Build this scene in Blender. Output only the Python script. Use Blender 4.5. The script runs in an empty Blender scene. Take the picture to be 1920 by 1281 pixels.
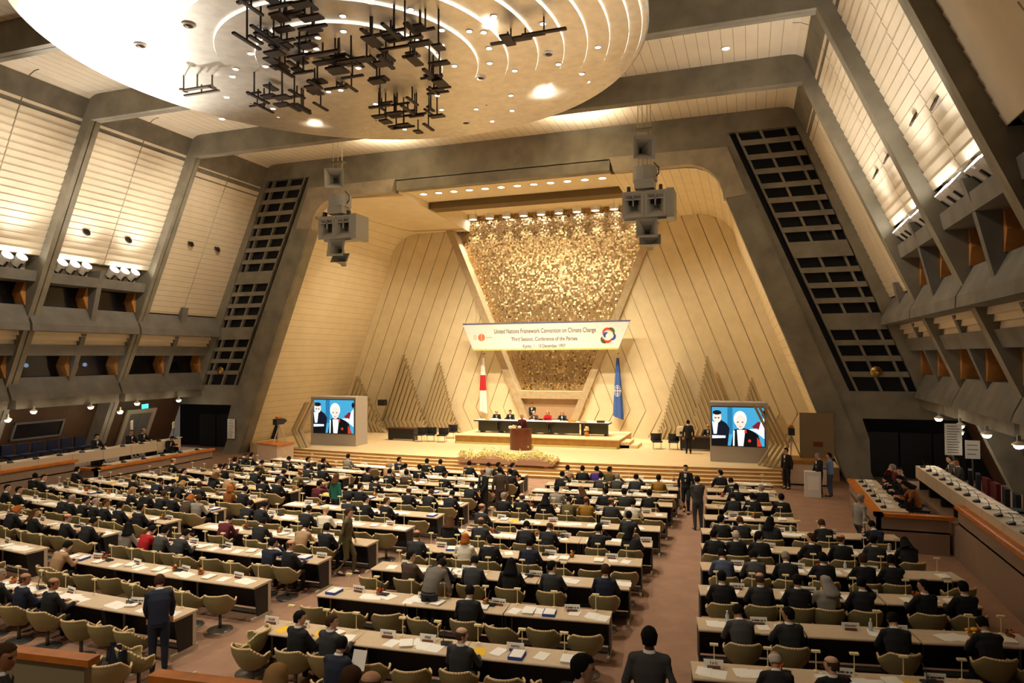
import bpy, math, random
from mathutils import Vector, Matrix, Euler
random.seed(7)
R_ = random.Random(11)
C = bpy.context.scene.collection
PI = math.pi
# ---------------------------------------------------------------- camera geometry
FPX = 1300.0
CAMZ = 5.7
XD = Vector((0.94611085, 0.01224324, 0.32361145))   # world X, Y, Z axes as seen by the lens
YD = Vector((0.32379891, -0.01928241, -0.94592941))
ZD = Vector((-0.00534123, 0.99973911, -0.02220764))
def ray(u, v):
    d = Vector((u - 960.0, -(v - 640.5), -FPX))
    return Vector((XD.dot(d), YD.dot(d), ZD.dot(d)))
def onz(u, v, z):
    d = ray(u, v); t = (z - CAMZ) / d.z
    return Vector((d.x * t, d.y * t, z))
def ony(u, v, y):
    d = ray(u, v); t = y / d.y
    return Vector((d.x * t, y, CAMZ + d.z * t))
def onx(u, v, x):
    d = ray(u, v); t = x / d.x
    return Vector((x, d.y * t, CAMZ + d.z * t))
cam_data = bpy.data.cameras.new('camera')
cam_data.sensor_width = 36.0
cam_data.lens = 36.0 * FPX / 1920.0
cam_data.clip_end = 300
cam = bpy.data.objects.new('camera', cam_data); C.objects.link(cam)
M3 = Matrix((XD, YD, ZD))
cam.matrix_world = Matrix.Translation((0, 0, CAMZ)) @ M3.to_4x4()
bpy.context.scene.camera = cam
XC = -12.4
# ---------------------------------------------------------------- materials
def s2l(c):
    return tuple((x / 12.92 if x <= .04045 else ((x + .055) / 1.055) ** 2.4) for x in c)
def rgb(r, g, b): return s2l((r / 255., g / 255., b / 255.))
MATS = {}
def mat(name, col, rough=.6, metal=0., noise=0., nscale=4., bump=0., emit=None, estr=0., alpha=None, spec=.5, coat=0.):
    if name in MATS: return MATS[name]
    m = bpy.data.materials.new(name); m.use_nodes = True
    nt = m.node_tree; b = nt.nodes['Principled BSDF']
    b.inputs['Base Color'].default_value = (*col, 1)
    b.inputs['Roughness'].default_value = rough
    b.inputs['Metallic'].default_value = metal
    b.inputs['Specular IOR Level'].default_value = spec
    if coat: b.inputs['Coat Weight'].default_value = coat
    if emit:
        b.inputs['Emission Color'].default_value = (*emit, 1); b.inputs['Emission Strength'].default_value = estr
    if noise or bump:
        tc = nt.nodes.new('ShaderNodeTexCoord'); n = nt.nodes.new('ShaderNodeTexNoise')
        n.inputs['Scale'].default_value = nscale; n.inputs['Detail'].default_value = 6
        nt.links.new(tc.outputs['Object'], n.inputs['Vector'])
        if noise:
            r = nt.nodes.new('ShaderNodeValToRGB')
            r.color_ramp.elements[0].position = .3; r.color_ramp.elements[1].position = .72
            r.color_ramp.elements[0].color = (*[c * (1 - noise) for c in col], 1)
            r.color_ramp.elements[1].color = (*[min(1, c * (1 + noise * .6)) for c in col], 1)
            nt.links.new(n.outputs['Fac'], r.inputs['Fac']); nt.links.new(r.outputs['Color'], b.inputs['Base Color'])
        if bump:
            bp = nt.nodes.new('ShaderNodeBump'); bp.inputs['Strength'].default_value = bump; bp.inputs['Distance'].default_value = .02
            nt.links.new(n.outputs['Fac'], bp.inputs['Height']); nt.links.new(bp.outputs['Normal'], b.inputs['Normal'])
    MATS[name] = m
    return m
def lines_mat(name, col, dark, axis, pitch, width=.06, rough=.7, noise=.06):
    """boards: thin dark joints every PITCH metres along object axis AXIS (0 x, 1 y, 2 z)"""
    m = mat(name, col, rough, noise=noise, nscale=1.2)
    nt = m.node_tree; b = nt.nodes['Principled BSDF']
    tc = nt.nodes.new('ShaderNodeTexCoord'); sp = nt.nodes.new('ShaderNodeSeparateXYZ')
    nt.links.new(tc.outputs['Object'], sp.inputs[0])
    d = nt.nodes.new('ShaderNodeMath'); d.operation = 'DIVIDE'; d.inputs[1].default_value = pitch
    nt.links.new(sp.outputs[axis], d.inputs[0])
    f = nt.nodes.new('ShaderNodeMath'); f.operation = 'FRACT'; nt.links.new(d.outputs[0], f.inputs[0])
    l = nt.nodes.new('ShaderNodeMath'); l.operation = 'LESS_THAN'; l.inputs[1].default_value = width
    nt.links.new(f.outputs[0], l.inputs[0])
    mx = nt.nodes.new('ShaderNodeMix'); mx.data_type = 'RGBA'
    nt.links.new(l.outputs[0], mx.inputs[0])
    src = b.inputs['Base Color'].links[0].from_socket
    nt.links.new(src, mx.inputs[6]); mx.inputs[7].default_value = (*dark, 1)
    nt.links.new(mx.outputs[2], b.inputs['Base Color'])
    return m
concrete = mat('board marked concrete', rgb(142, 134, 116), .85, noise=.28, nscale=1.1, bump=.25)
concrete_d = mat('dark concrete', rgb(128, 122, 108), .85, noise=.25, nscale=1.6, bump=.2)
cream = mat('cream acoustic board', rgb(236, 222, 196), .75, noise=.05, nscale=1.5)
plank = lines_mat('cream ceiling planks', rgb(238, 224, 196), rgb(168, 142, 104), 0, .42, .045)
stage_wall_m = lines_mat('stage house boards', rgb(232, 216, 180), rgb(190, 164, 118), 2, .38, .05)
stage_ceil_m = lines_mat('stage house ceiling boards', rgb(232, 216, 180), rgb(186, 158, 112), 0, .45, .05)
stage_cream = mat('stage house plaster', rgb(232, 216, 180), .75, noise=.05)
carpet = mat('brown carpet', rgb(158, 122, 98), .95, noise=.14, nscale=2.2, bump=.3)
stage_floor_m = mat('pale stage boards', rgb(232, 206, 160), .5, noise=.06, nscale=2)
stair_wood = mat('golden wood', rgb(186, 134, 62), .45, noise=.2, nscale=3)
jamb_m = mat('tan plywood', rgb(202, 138, 70), .5, noise=.15, nscale=5)
balc = mat('grey balcony concrete', rgb(124, 120, 112), .85, noise=.24, nscale=1.2, bump=.25)
orange_wood = mat('orange wood', rgb(214, 126, 40), .45, noise=.25, nscale=5)
brown_wall = lines_mat('brown wood panelling', rgb(96, 70, 48), rgb(50, 34, 22), 1, 1.2, .015, .6, .2)
pink_wall = mat('pinkish laminate', rgb(156, 132, 113), .6, noise=.06, nscale=2)
black = mat('black void', (.004, .004, .005), .8)
blackp = mat('black panel', (.012, .012, .014), .5)
dark_glass = mat('dark booth glass', (.006, .007, .012), .12)
gold_tile = mat('bronze mirror tile', rgb(204, 176, 130), .34, .78)
joint_shadow_m = mat('joint shadow line', rgb(158, 138, 106), .8)
alu = mat('brushed aluminium leaf', rgb(226, 220, 208), .4, .85, noise=.12, nscale=3, bump=.1)
bronze = mat('dark bronze', rgb(46, 34, 28), .5, .4)
white_p = mat('white paint', rgb(236, 232, 224), .5)
lamp_white = mat('lit lamp', (1, 1, 1), emit=(1, .9, .72), estr=14)
lamp_hot = mat('lit floodlight glass', (1, 1, 1), emit=(1, .94, .84), estr=30)
lamp_soft = mat('cove tube', (1, 1, 1), emit=(1, .93, .8), estr=3.0)
grey_m = mat('grey painted metal', rgb(122, 120, 116), .5)
horn_m = mat('pale grey horn', rgb(150, 146, 136), .4)
desk_top_m = mat('beige desk laminate', rgb(212, 188, 156), .45, noise=.05, nscale=8)
desk_edge = mat('desk edge', rgb(178, 150, 122), .45)
leg_m = mat('pale desk leg', rgb(206, 192, 166), .5)
shell_m = mat('olive shell', rgb(142, 132, 88), .5)
rim_m = mat('tan piping', rgb(226, 196, 148), .5)
cushion_m = mat('tan cushion', rgb(160, 136, 94), .9)
metal_d = mat('dull steel', rgb(110, 108, 100), .4, .6)
paper_m = mat('white paper', rgb(252, 248, 238), .8)
paper_l = None
paper_y = mat('yellow paper', rgb(240, 196, 40), .8)
paper_b = mat('blue cover', rgb(60, 84, 170), .7)
plate_m = mat('nameplate card', rgb(250, 244, 230), .7)
ink = mat('black ink', (.012, .012, .012), .8)
base_red = mat('nameplate base', rgb(120, 66, 40), .6)
head_cream = mat('lamp head cream', rgb(240, 222, 170), .5)
console_m = mat('console black', (.02, .024, .03), .4)
pot_m = mat('basket brown', rgb(150, 100, 52), .7)
red_m = mat('flower red', rgb(206, 60, 40), .6); yel_m = mat('flower yellow', rgb(240, 190, 50), .6)
grn_m = mat('leaf green', rgb(60, 96, 40), .7); org_m = mat('flower orange', rgb(226, 130, 40), .6)
bottle_m = mat('clear plastic', rgb(214, 222, 228), .15)
blue_seat = mat('blue seat cloth', rgb(26, 36, 66), .9)
red_seat = mat('red seat cloth', rgb(96, 22, 20), .9)
SKIN = [mat('skin a', rgb(214, 160, 124), .55), mat('skin b', rgb(186, 128, 92), .55), mat('skin c', rgb(104, 66, 44), .55), mat('skin d', rgb(226, 178, 148), .55)]
# ---------------------------------------------------------------- mesh builder
class MB:
    def __init__(s): s.v = []; s.f = []; s.m = []
    def add(s, vs, fs, mi=0):
        b = len(s.v); s.v.extend([tuple(x) for x in vs]); s.f.extend([tuple(b + i for i in f) for f in fs]); s.m.extend([mi] * len(fs)); return s
    def hexa(s, p, mi=0):
        """8 corners: bottom 4 ccw, top 4 ccw"""
        return s.add(p, [(3, 2, 1, 0), (4, 5, 6, 7), (0, 1, 5, 4), (1, 2, 6, 5), (2, 3, 7, 6), (3, 0, 4, 7)], mi)
    def box(s, lo, hi, mi=0, rz=0., about=None):
        x0, y0, z0 = lo; x1, y1, z1 = hi
        p = [(x0, y0, z0), (x1, y0, z0), (x1, y1, z0), (x0, y1, z0), (x0, y0, z1), (x1, y0, z1), (x1, y1, z1), (x0, y1, z1)]
        if rz:
            a = about or ((x0 + x1) / 2, (y0 + y1) / 2); c, q = math.cos(rz), math.sin(rz)
            p = [(a[0] + (x - a[0]) * c - (y - a[1]) * q, a[1] + (x - a[0]) * q + (y - a[1]) * c, z) for x, y, z in p]
        return s.hexa(p, mi)
    def prism(s, poly, fn, a, b, mi=0):
        """2D polygon POLY swept from A to B; FN(p2, t) gives the 3D point"""
        n = len(poly); vs = [fn(p, a) for p in poly] + [fn(p, b) for p in poly]
        fs = [tuple(range(n - 1, -1, -1)), tuple(range(n, 2 * n))] + [(i, (i + 1) % n, n + (i + 1) % n, n + i) for i in range(n)]
        return s.add(vs, fs, mi)
    def grid(s, fn, nu, nv, mi=0, closed=False):
        vs = [fn(i / nu, j / nv) for j in range(nv + 1) for i in range(nu + 1)]
        w = nu + 1
        fs = [(j * w + i, j * w + i + 1, (j + 1) * w + i + 1, (j + 1) * w + i) for j in range(nv) for i in range(nu)]
        return s.add(vs, fs, mi)
    def loft(s, rings, n=12, mi=0, cap=True):
        """rings: (centre, u vector, v vector)"""
        vs = []
        for c, u, v in rings:
            for k in range(n):
                a = 2 * PI * k / n; vs.append(Vector(c) + Vector(u) * math.cos(a) + Vector(v) * math.sin(a))
        fs = [(r * n + k, r * n + (k + 1) % n, (r + 1) * n + (k + 1) % n, (r + 1) * n + k) for r in range(len(rings) - 1) for k in range(n)]
        if cap: fs += [tuple(range(n - 1, -1, -1)), tuple((len(rings) - 1) * n + k for k in range(n))]
        return s.add(vs, fs, mi)
    def tube(s, pts, r, n=8, mi=0):
        pts = [Vector(p) for p in pts]; rs = r if isinstance(r, (list, tuple)) else [r] * len(pts)
        rings = []
        for i, p in enumerate(pts):
            t = (pts[min(i + 1, len(pts) - 1)] - pts[max(i - 1, 0)]).normalized()
            up = Vector((0, 0, 1)) if abs(t.z) < .9 else Vector((0, 1, 0))
            u = t.cross(up).normalized(); v = u.cross(t).normalized()
            rings.append((p, u * rs[i], v * rs[i]))
        return s.loft(rings, n, mi)
    def lathe(s, prof, n=24, c=(0, 0, 0), mi=0):
        vs = [(c[0] + r * math.cos(2 * PI * k / n), c[1] + r * math.sin(2 * PI * k / n), c[2] + z) for r, z in prof for k in range(n)]
        fs = [(i * n + k, i * n + (k + 1) % n, (i + 1) * n + (k + 1) % n, (i + 1) * n + k) for i in range(len(prof) - 1) for k in range(n)]
        return s.add(vs, fs, mi)
    def disc(s, c, r, n=20, mi=0, up=True):
        vs = [(c[0] + r * math.cos(2 * PI * k / n), c[1] + r * math.sin(2 * PI * k / n), c[2]) for k in range(n)]
        f = tuple(range(n)) if up else tuple(range(n - 1, -1, -1))
        return s.add(vs, [f], mi)
    def ball(s, c, r, nu=12, nv=8, mi=0):
        rx, ry, rz = r if isinstance(r, (tuple, list)) else (r, r, r)
        pr = [(math.sin(PI * j / nv), -math.cos(PI * j / nv)) for j in range(nv + 1)]
        vs = [(c[0] + rx * q * math.cos(2 * PI * k / nu), c[1] + ry * q * math.sin(2 * PI * k / nu), c[2] + rz * h) for q, h in pr for k in range(nu)]
        fs = [(i * nu + k, i * nu + (k + 1) % nu, (i + 1) * nu + (k + 1) % nu, (i + 1) * nu + k) for i in range(nv) for k in range(nu)]
        return s.add(vs, fs, mi)
    def mesh(s, name, mats, smooth=False):
        me = bpy.data.meshes.new(name); me.from_pydata(s.v, [], s.f)
        for m in (mats if isinstance(mats, (list, tuple)) else [mats]): me.materials.append(m)
        me.polygons.foreach_set('material_index', s.m)
        if smooth: me.polygons.foreach_set('use_smooth', [True] * len(me.polygons))
        me.update(); return me
    def build(s, name, mats, parent=None, smooth=False, loc=None, rz=0.):
        return link(name, s.mesh(name, mats, smooth), parent, loc, rz)
def link(name, me, parent=None, loc=None, rz=0.):
    o = bpy.data.objects.new(name, me); C.objects.link(o)
    if parent is not None: o.parent = parent
    if loc is not None: o.location = loc
    if rz: o.rotation_euler = (0, 0, rz)
    return o
def tag(o, label, cat, group=None, kind=None):
    o['label'] = label; o['category'] = cat
    if group: o['group'] = group
    if kind: o['kind'] = kind
    return o
def empty(name, loc, rz=0.): return link(name, None, None, loc, rz)
def struct(o, label=None):
    o['kind'] = 'structure'
    if label: o['label'] = label
    return o
def part(mb, name, mats, parent, smooth=False): return mb.build(name, mats, parent, smooth)
KIDS = {}
def kids(o):
    return KIDS.get(o.name) or KIDS.setdefault(o.name, [c for c in bpy.data.objects if c.parent == o])
def dup(root, loc, rz=0., name=None):
    r = root.copy(); C.objects.link(r); r.location = loc; r.rotation_euler = (0, 0, rz)
    for k in ('group', 'label', 'category'):
        if k in r: del r[k]
    for ch in kids(root):
        c = ch.copy(); C.objects.link(c); c.parent = r
        for g in kids(ch):
            d = g.copy(); C.objects.link(d); d.parent = c
    return r
ORD = ['zero', 'first', 'second', 'third', 'fourth', 'fifth', 'sixth', 'seventh', 'eighth', 'ninth', 'tenth', 'eleventh', 'twelfth', 'thirteenth', 'fourteenth', 'fifteenth', 'sixteenth', 'seventeenth', 'eighteenth', 'nineteenth', 'twentieth']
NUM = ['zero', 'one', 'two', 'three', 'four', 'five', 'six', 'seven', 'eight', 'nine', 'ten', 'eleven', 'twelve', 'thirteen', 'fourteen', 'fifteen', 'sixteen', 'seventeen', 'eighteen', 'nineteen', 'twenty']
def text_mesh(txt, size, depth=.004, align='CENTER', name='lettering'):
    cu = bpy.data.curves.new('txt', 'FONT'); cu.body = txt; cu.size = size; cu.extrude = depth
    cu.align_x = align; cu.align_y = 'CENTER'
    o = bpy.data.objects.new('txt', cu); C.objects.link(o)
    me = bpy.data.meshes.new_from_object(o.evaluated_get(bpy.context.evaluated_depsgraph_get()))
    bpy.data.objects.remove(o); me.name = name; me.materials.clear()
    return me
# ================================================================ the hall
def hw_wall(z): return 14.65 + .425 * (16.7 - z)
def hw_frame(z): return 14.4 + .43 * (16.1 - z)
def P(side, hw, y, z): return (XC + side * hw, y, z)
FR = [-1.22, 4.65, 10.52, 16.39, 22.26, 28.13]
YP = 34.0
ZC = 17.14
# floor
m = MB(); m.box((-36, -4, -.2), (12, 46, 0)); struct(m.build('floor', carpet), 'brown carpeted hall floor')
# portal frames: leaning legs and flat beam, stepped soffit
for i, y in enumerate(FR):
    m = MB()
    for (ya, yb, off) in ((y, y + .22, 0.), (y + .22, y + .3, .12), (y + .3, y + .55, 0.03)):
        for sd in (-1, 1):
            poly = [(hw_frame(0) + off, 0), (hw_frame(16.05 + off) + off, 16.05 + off), (hw_frame(16.05) + 2.6, 16.05 + off), (hw_frame(0) + 2.6, 0)]
            if sd < 0: poly = poly[::-1]
            m.prism(poly, lambda p, t, sd=sd: P(sd, p[0], t, p[1]), ya, yb)
        m.box((XC - hw_frame(16.05) - 2, ya, 16.05 + off), (XC + hw_frame(16.05) + 2, yb, ZC + .35))
    struct(m.build('portal_frame_beam', concrete), 'concrete portal frame with two leaning legs and flat beam')
# ceiling and clapboard side walls, bay by bay
bays = [(FR[i] + .55, FR[i + 1]) for i in range(len(FR) - 1)] + [(FR[-1] + .55, YP)]
for bi, (ya, yb) in enumerate(bays):
    m = MB(); m.box((XC - 13.95, ya, ZC), (XC + 13.95, yb, ZC + .2)); struct(m.build('ceiling', plank))
    last = bi == len(bays) - 1
    for sd in (-1, 1):
        prof = [(13.93, ZC), (14.2, ZC - .03), (14.42, ZC - .14), (14.57, ZC - .28), (14.65, 16.7)]
        z = 16.7; zend = 8.2 if last else 10.3
        sawp = []
        while z > zend:
            z1 = max(zend, z - .28)
            sawp += [(hw_wall(z) - .035, z), (hw_wall(z1 + .022), z1 + .022), (hw_wall(z1), z1)]
            z = z1
        ym = (ya + yb) / 2
        for half, (a, b) in enumerate(((ya, ym - .03), (ym + .03, yb))):
            w = MB(); pr = prof + sawp
            vs = [P(sd, h, a, zz) for h, zz in pr] + [P(sd, h, b, zz) for h, zz in pr]
            n = len(pr)
            w.add(vs, [((i, i + 1, n + i + 1, n + i) if sd < 0 else (n + i, n + i + 1, i + 1, i)) for i in range(n - 1)])
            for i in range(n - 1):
                if i >= 5 and (i - 5) % 3 == 1: w.m[i] = 1  # joint strip coloured darker to draw the shadow line under each board
            # end returns so that the boards read as solid
            bk = [P(sd, h + .3, a, zz) for h, zz in pr]; b0 = len(w.v); w.v.extend(bk + [P(sd, h + .3, b, zz) for h, zz in pr])
            for i in range(n - 1):
                w.f.append((i, b0 + i, b0 + i + 1, i + 1)); w.m.append(0)
                w.f.append((n + i, n + i + 1, b0 + n + i + 1, b0 + n + i)); w.m.append(0)
            struct(w.build('wall_left' if sd < 0 else 'wall_right', [cream, joint_shadow_m]), 'leaning cream clapboard wall bay')
        w = MB(); w.prism([(14.3, 17.3), (hw_wall(zend) + .32, zend), (hw_wall(zend) + .8, zend), (15.2, 17.3)][::sd], lambda p, t, sd=sd: P(sd, p[0], t, p[1]), ya, yb)
        struct(w.build('wall_left' if sd < 0 else 'wall_right', concrete_d))
# balconies with interpreters' booths
win_n = 0
for bi, (ya0, yb0) in enumerate(bays):
    if bi < 1: continue
    last = bi == len(bays) - 1
    ya, yb = ya0 - .55, yb0
    side = {-1: 'left', 1: 'right'}
    for sd in (-1, 1):
        fn = lambda p, t, sd=sd: P(sd, p[0], t, p[1])
        def pr(poly, a, b, name, mt, lab=None):
            q = MB(); q.prism(poly[::sd], fn, a, b); return struct(q.build(name, mt), lab)
        pr([(18.3, 8.15), (17.87, 7.32), (17.85, 7.0), (19.6, 7.0), (19.6, 8.15)], ya + .08, yb - .04, 'balcony_parapet_wall', balc, 'sloping concrete parapet of the upper booth tier')
        pr([(19.55, 4.85), (19.17, 4.08), (19.1, 3.85), (20.9, 3.85), (20.9, 4.85)], ya + .08, yb - .04, 'balcony_parapet_wall', balc, 'sloping concrete parapet of the lower booth tier')
        pr([(19.3, 3.85), (19.3, 3.42), (20.4, 3.42), (20.4, 3.85)], ya + .4, yb, 'soffit_beam', concrete_d)
        pr([(18.75, 6.38), (18.95, 5.88), (20.0, 5.88), (20.0, 6.38)], ya + .5, yb, 'spandrel_beam', balc)
        q = MB(); zz = 7.0; pts = []
        for k in range(3): pts += [(18.5 + .15 * k + .12, zz - .2 * k), (18.5 + .15 * k + .1, zz - .2 * k - .2)]
        n = len(pts); vs = [fn(p, ya + .55) for p in pts] + [fn(p, yb) for p in pts]
        q.add(vs, [((i, i + 1, n + i + 1, n + i) if sd < 0 else (n + i, n + i + 1, i + 1, i)) for i in range(n - 1)])
        struct(q.build('wall_' + side[sd], cream))
        ym = (ya + .55 + yb) / 2
        pr([(18.55, 6.95), (19.5, 4.4), (20.4, 4.85), (20.0, 6.95)], ym - .13, ym + .13, 'fin_wall', balc)
        if not last:
            pr([(17.5, 9.64), (17.6, 9.18), (19.2, 9.18), (19.2, 9.64)], ya + .5, yb, 'spandrel_beam', balc)
            pr([(18.1, 10.6), (18.3, 9.5), (18.5, 9.5), (18.3, 10.6)], ya + .5, yb, 'wall_' + side[sd], cream)
            pr([(17.35, 10.0), (17.62, 9.18), (18.0, 7.55), (18.9, 8.2), (18.9, 10.0)], ym - .13, ym + .13, 'fin_wall', balc)
        else:
            pr([(17.9, 8.6), (18.1, 7.6), (18.9, 7.6), (18.9, 8.6)], ym - .25, ym + .15, 'fin_wall', balc)
        for tier in range(2):
            if tier == 0 and last: continue
            zt, zb, hf, hg = ((9.18, 8.15, 18.1, 18.75) if tier == 0 else (5.88, 4.85, 19.3, 20.0))
            for a, b in ((ya + .55, ym - .13), (ym + .13, yb)):
                win_n += 1
                q = MB()
                for e, s2 in ((a, 1), (b, -1)):
                    zm = (zt + zb) / 2
                    yk = e + s2 * .34
                    # knee shaped plywood jamb, .1 thick
                    for (z0, z1, k0, k1) in ((zb, zm, .05, .24), (zm, zt, .24, .05)):
                        p0, p1 = e + s2 * k0, e + s2 * k1
                        pts = [fn((hf + .1, z0), p0), fn((hf + .1, z1), p1), fn((hg, z1), p1), fn((hg, z0), p0), fn((hf + .1, z0), e - s2 * .02), fn((hf + .1, z1), e - s2 * .02), fn((hg, z1), e - s2 * .02), fn((hg, z0), e - s2 * .02)]
                        q.add(pts, [(0, 1, 2, 3), (7, 6, 5, 4), (0, 4, 5, 1), (3, 2, 6, 7), (1, 5, 6, 2), (0, 3, 7, 4)])
                w = struct(q.build('window_%d' % win_n, jamb_m), 'interpreter booth window with orange plywood jambs')
                g = MB(); g.prism([(hg, zb), (hg - .02, zt), (hg + .1, zt), (hg + .1, zb)][::sd], fn, a, b); g.build('pane', dark_glass, w)
# ground level side walls, leaning under the balconies
for sd in (-1, 1):
    m = MB(); m.prism([(20.7, 3.45), (22.15, 0), (22.9, 0), (21.7, 3.45)][::sd], lambda p, t: P(sd, p[0], t, p[1]), -2, YP)
    struct(m.build('wall_left' if sd < 0 else 'wall_right', brown_wall), 'brown panelled wall under the booths')
# proscenium
def hs_in(z): return 11.6 + .412 * (16.2 - z)
def hs_out(z): return 14.5 + .392 * (16.3 - z)
def h_in(z): return 12.95 + .381 * (9.17 - z)
for sd in (-1, 1):
    fn = lambda p, t, sd=sd: P(sd, p[0], t, p[1])
    m = MB()
    m.prism([(h_in(0), 0), (h_in(15.2), 15.2), (hs_in(16.2), 16.2), (hs_in(2.9), 2.9), (hs_in(2.0) - .1, 2.0), (hs_in(2.0) - .05, 0)][::-sd], fn, YP, YP + .75)
    m.prism([(hs_in(4.1), 4.1), (hs_out(4.1), 4.1), (23.2, 4.1), (23.2, 2.9), (hs_in(2.9), 2.9)][::sd], fn, YP, YP + .75)
    m.prism([(hs_out(4.1), 4.1), (hs_out(16.2), 16.2), (16.5, 17.4), (24, 4.1)][::sd], fn, YP, YP + .6)
    # inner raised band of the leg with its groove
    m.prism([(h_in(0) + .02, 0), (h_in(14.2) + .02, 14.2), (h_in(14.2) + 1.0, 14.6), (h_in(0) + 1.15, 0)][::-sd], fn, YP - .12, YP)
    struct(m.build('proscenium_column', concrete), 'leaning concrete proscenium leg')
    # rounded haunch plate, its concrete coloured lighter as if lit
    m = MB()
    pl = [(5.95, 15.55), (6.15, 14.85)]
    x1 = h_in(13.0); 
    for k in range(8):
        a = PI / 2 * k / 7
        pl.append((9.6 + (x1 - 9.75) * math.sin(a) + .0, 14.85 - 1.75 * (1 - math.cos(a))))
    pl += [(h_in(13.0) + .9, 13.2), (h_in(15.5) + 1.0, 15.5)]
    m.prism(pl[::-sd], fn, YP - .16, YP + .5)
    struct(m.build('haunch_beam', mat('lit concrete', rgb(176, 162, 138), .85, noise=.2, nscale=1.4, bump=.2)), 'concrete haunch plate at the head of the stage opening')
    # louvre panel
    m = MB()
    m.prism([(hs_in(16.2), 16.2), (hs_in(4.1), 4.1), (hs_out(4.1), 4.1), (hs_out(16.2), 16.2)][::sd], fn, YP + .3, YP + .4, 1)
    zs = [16.0 - .7 * j for j in range(8)] + [9.9 - .7 * j for j in range(4)] + [6.6 - .7 * j for j in range(4)]
    def bar(zc, hh):
        z0, z1 = zc - hh / 2, zc + hh / 2
        for a, b, c, d in ((hs_in(z0) + .28, hs_out(z0) - .06, hs_in(z1) + .28, hs_out(z1) - .06),):
            pts = [fn((a, z0), YP + .02), fn((b, z0), YP + .02), fn((b, z0), YP + .1), fn((a, z0), YP + .1), fn((c, z1), YP + .02), fn((d, z1), YP + .02), fn((d, z1), YP + .1), fn((c, z1), YP + .1)]
            if sd < 0: pts = [pts[1], pts[0], pts[3], pts[2], pts[5], pts[4], pts[7], pts[6]]
            m.hexa(pts, 0)
    for j in range(len(zs) - 1):
        gap = zs[j] - zs[j + 1]
        bar((zs[j] + zs[j + 1]) / 2, gap - .46)
    for fr in (.1, .46, .83):
        pts = []
        for z0 in (4.1, 16.2):
            h = hs_in(z0) + fr * (hs_out(z0) - hs_in(z0))
            pts += [fn((h, z0), YP + .08), fn((h + .11, z0), YP + .08), fn((h + .11, z0), YP + .28), fn((h, z0), YP + .28)]
        if sd < 0: pts = [pts[1], pts[0], pts[3], pts[2], pts[5], pts[4], pts[7], pts[6]]
        m.hexa(pts, 0)
    struct(m.build('louvre_wall', [concrete, black]), 'leaning concrete louvre panel with dark slots')
    # black sheet drawn for the unlit passage under it
    m = MB(); m.box(*((((XC + 15.8, YP + 2.6, 0), (XC + 23.5, YP + 2.7, 3.2)) if sd > 0 else ((XC - 23.5, YP + 2.6, 0), (XC - 15.8, YP + 2.7, 3.2)))))
    struct(m.build('door_%d' % (1 if sd < 0 else 2), black), 'dark passage beside the stage')
    m = MB()
    for k in range(4):
        h = 16.9 + k * 1.35
        m.box((XC + sd * h - .64, YP + 2.3, 0), (XC + sd * h + .64, YP + 2.38, 2.1))
    struct(m.build('door_%d' % (3 if sd < 0 else 4), blackp), 'black folding doors in the dark passage')
m = MB()
m.box((XC - 15.2, YP - .012, 16.2), (XC + 15.2, YP + .6, ZC + .4)); m.box((XC - 11.55, YP - .012, 15.45), (XC + 11.55, YP + .6, 16.2)); m.box((XC - 5.95, YP - .012, 14.95), (XC + 5.95, YP + .6, 15.5))
struct(m.build('proscenium_beam', concrete), 'broad concrete beam over the stage opening')
# ================================================================ stage house
YB = 44.0
ZS = .6
for sd in (-1, 1):
    fn = lambda p, t, sd=sd: P(sd, p[0], t, p[1])
    pts = [(h_in(0) + .05, 0), (h_in(12.4) + .05, 12.4)]
    cx, cz = h_in(12.4) - 1.6, 12.75
    for k in range(1, 8):
        a = PI / 2 * k / 7
        pts.append((h_in(12.4) + .05 - 2.1 * (1 - math.cos(a)) - .1 * k / 7, 12.4 + 2.0 * math.sin(a)))
    pts += [(5.95, 14.42)]
    m = MB(); n = len(pts)
    vs = [fn((p[0], p[1] + .42 * max(0, min(1, (p[1] - 12.4) / 2.))), YP + .4) for p in pts] + [fn(p, YB + .3) for p in pts]
    m.add(vs, [((i, i + 1, n + i + 1, n + i) if sd > 0 else (n + i, n + i + 1, i + 1, i)) for i in range(1)], 0)
    m.add(vs, [((i, i + 1, n + i + 1, n + i) if sd > 0 else (n + i, n + i + 1, i + 1, i)) for i in range(1, n - 1)], 1 if sd > 0 else 0)
    m.add([fn((5.95, 14.84), YP + .3), fn((5.95, 14.42), YB + .6), fn((5.75, 15.9), YB + .6), fn((5.75, 15.9), YP + .3)], [(0, 1, 2, 3)], 2)
    struct(m.build('wall_stage_left' if sd < 0 else 'wall_stage_right', [stage_wall_m, stage_ceil_m, stage_cream]), 'cream boarded side of the stage house')
m = MB(); m.box((XC - 5.9, YP + .6, 15.1), (XC + 5.9, YP + 4.0, 15.2)); m.box((XC - 5.9, YP + 5.0, 15.5), (XC + 5.9, YB + 1.2, 15.7))
struct(m.build('ceiling', stage_cream), 'cream ceiling of the stage house')
m = MB(); m.box((XC - 5.88, YP + 4.0, 14.7), (XC + 5.88, YP + 5.1, 15.7)); struct(m.build('ceiling_beam', mat('olive beam', rgb(112, 92, 56), .8)), 'dark beam across the stage ceiling')
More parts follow.
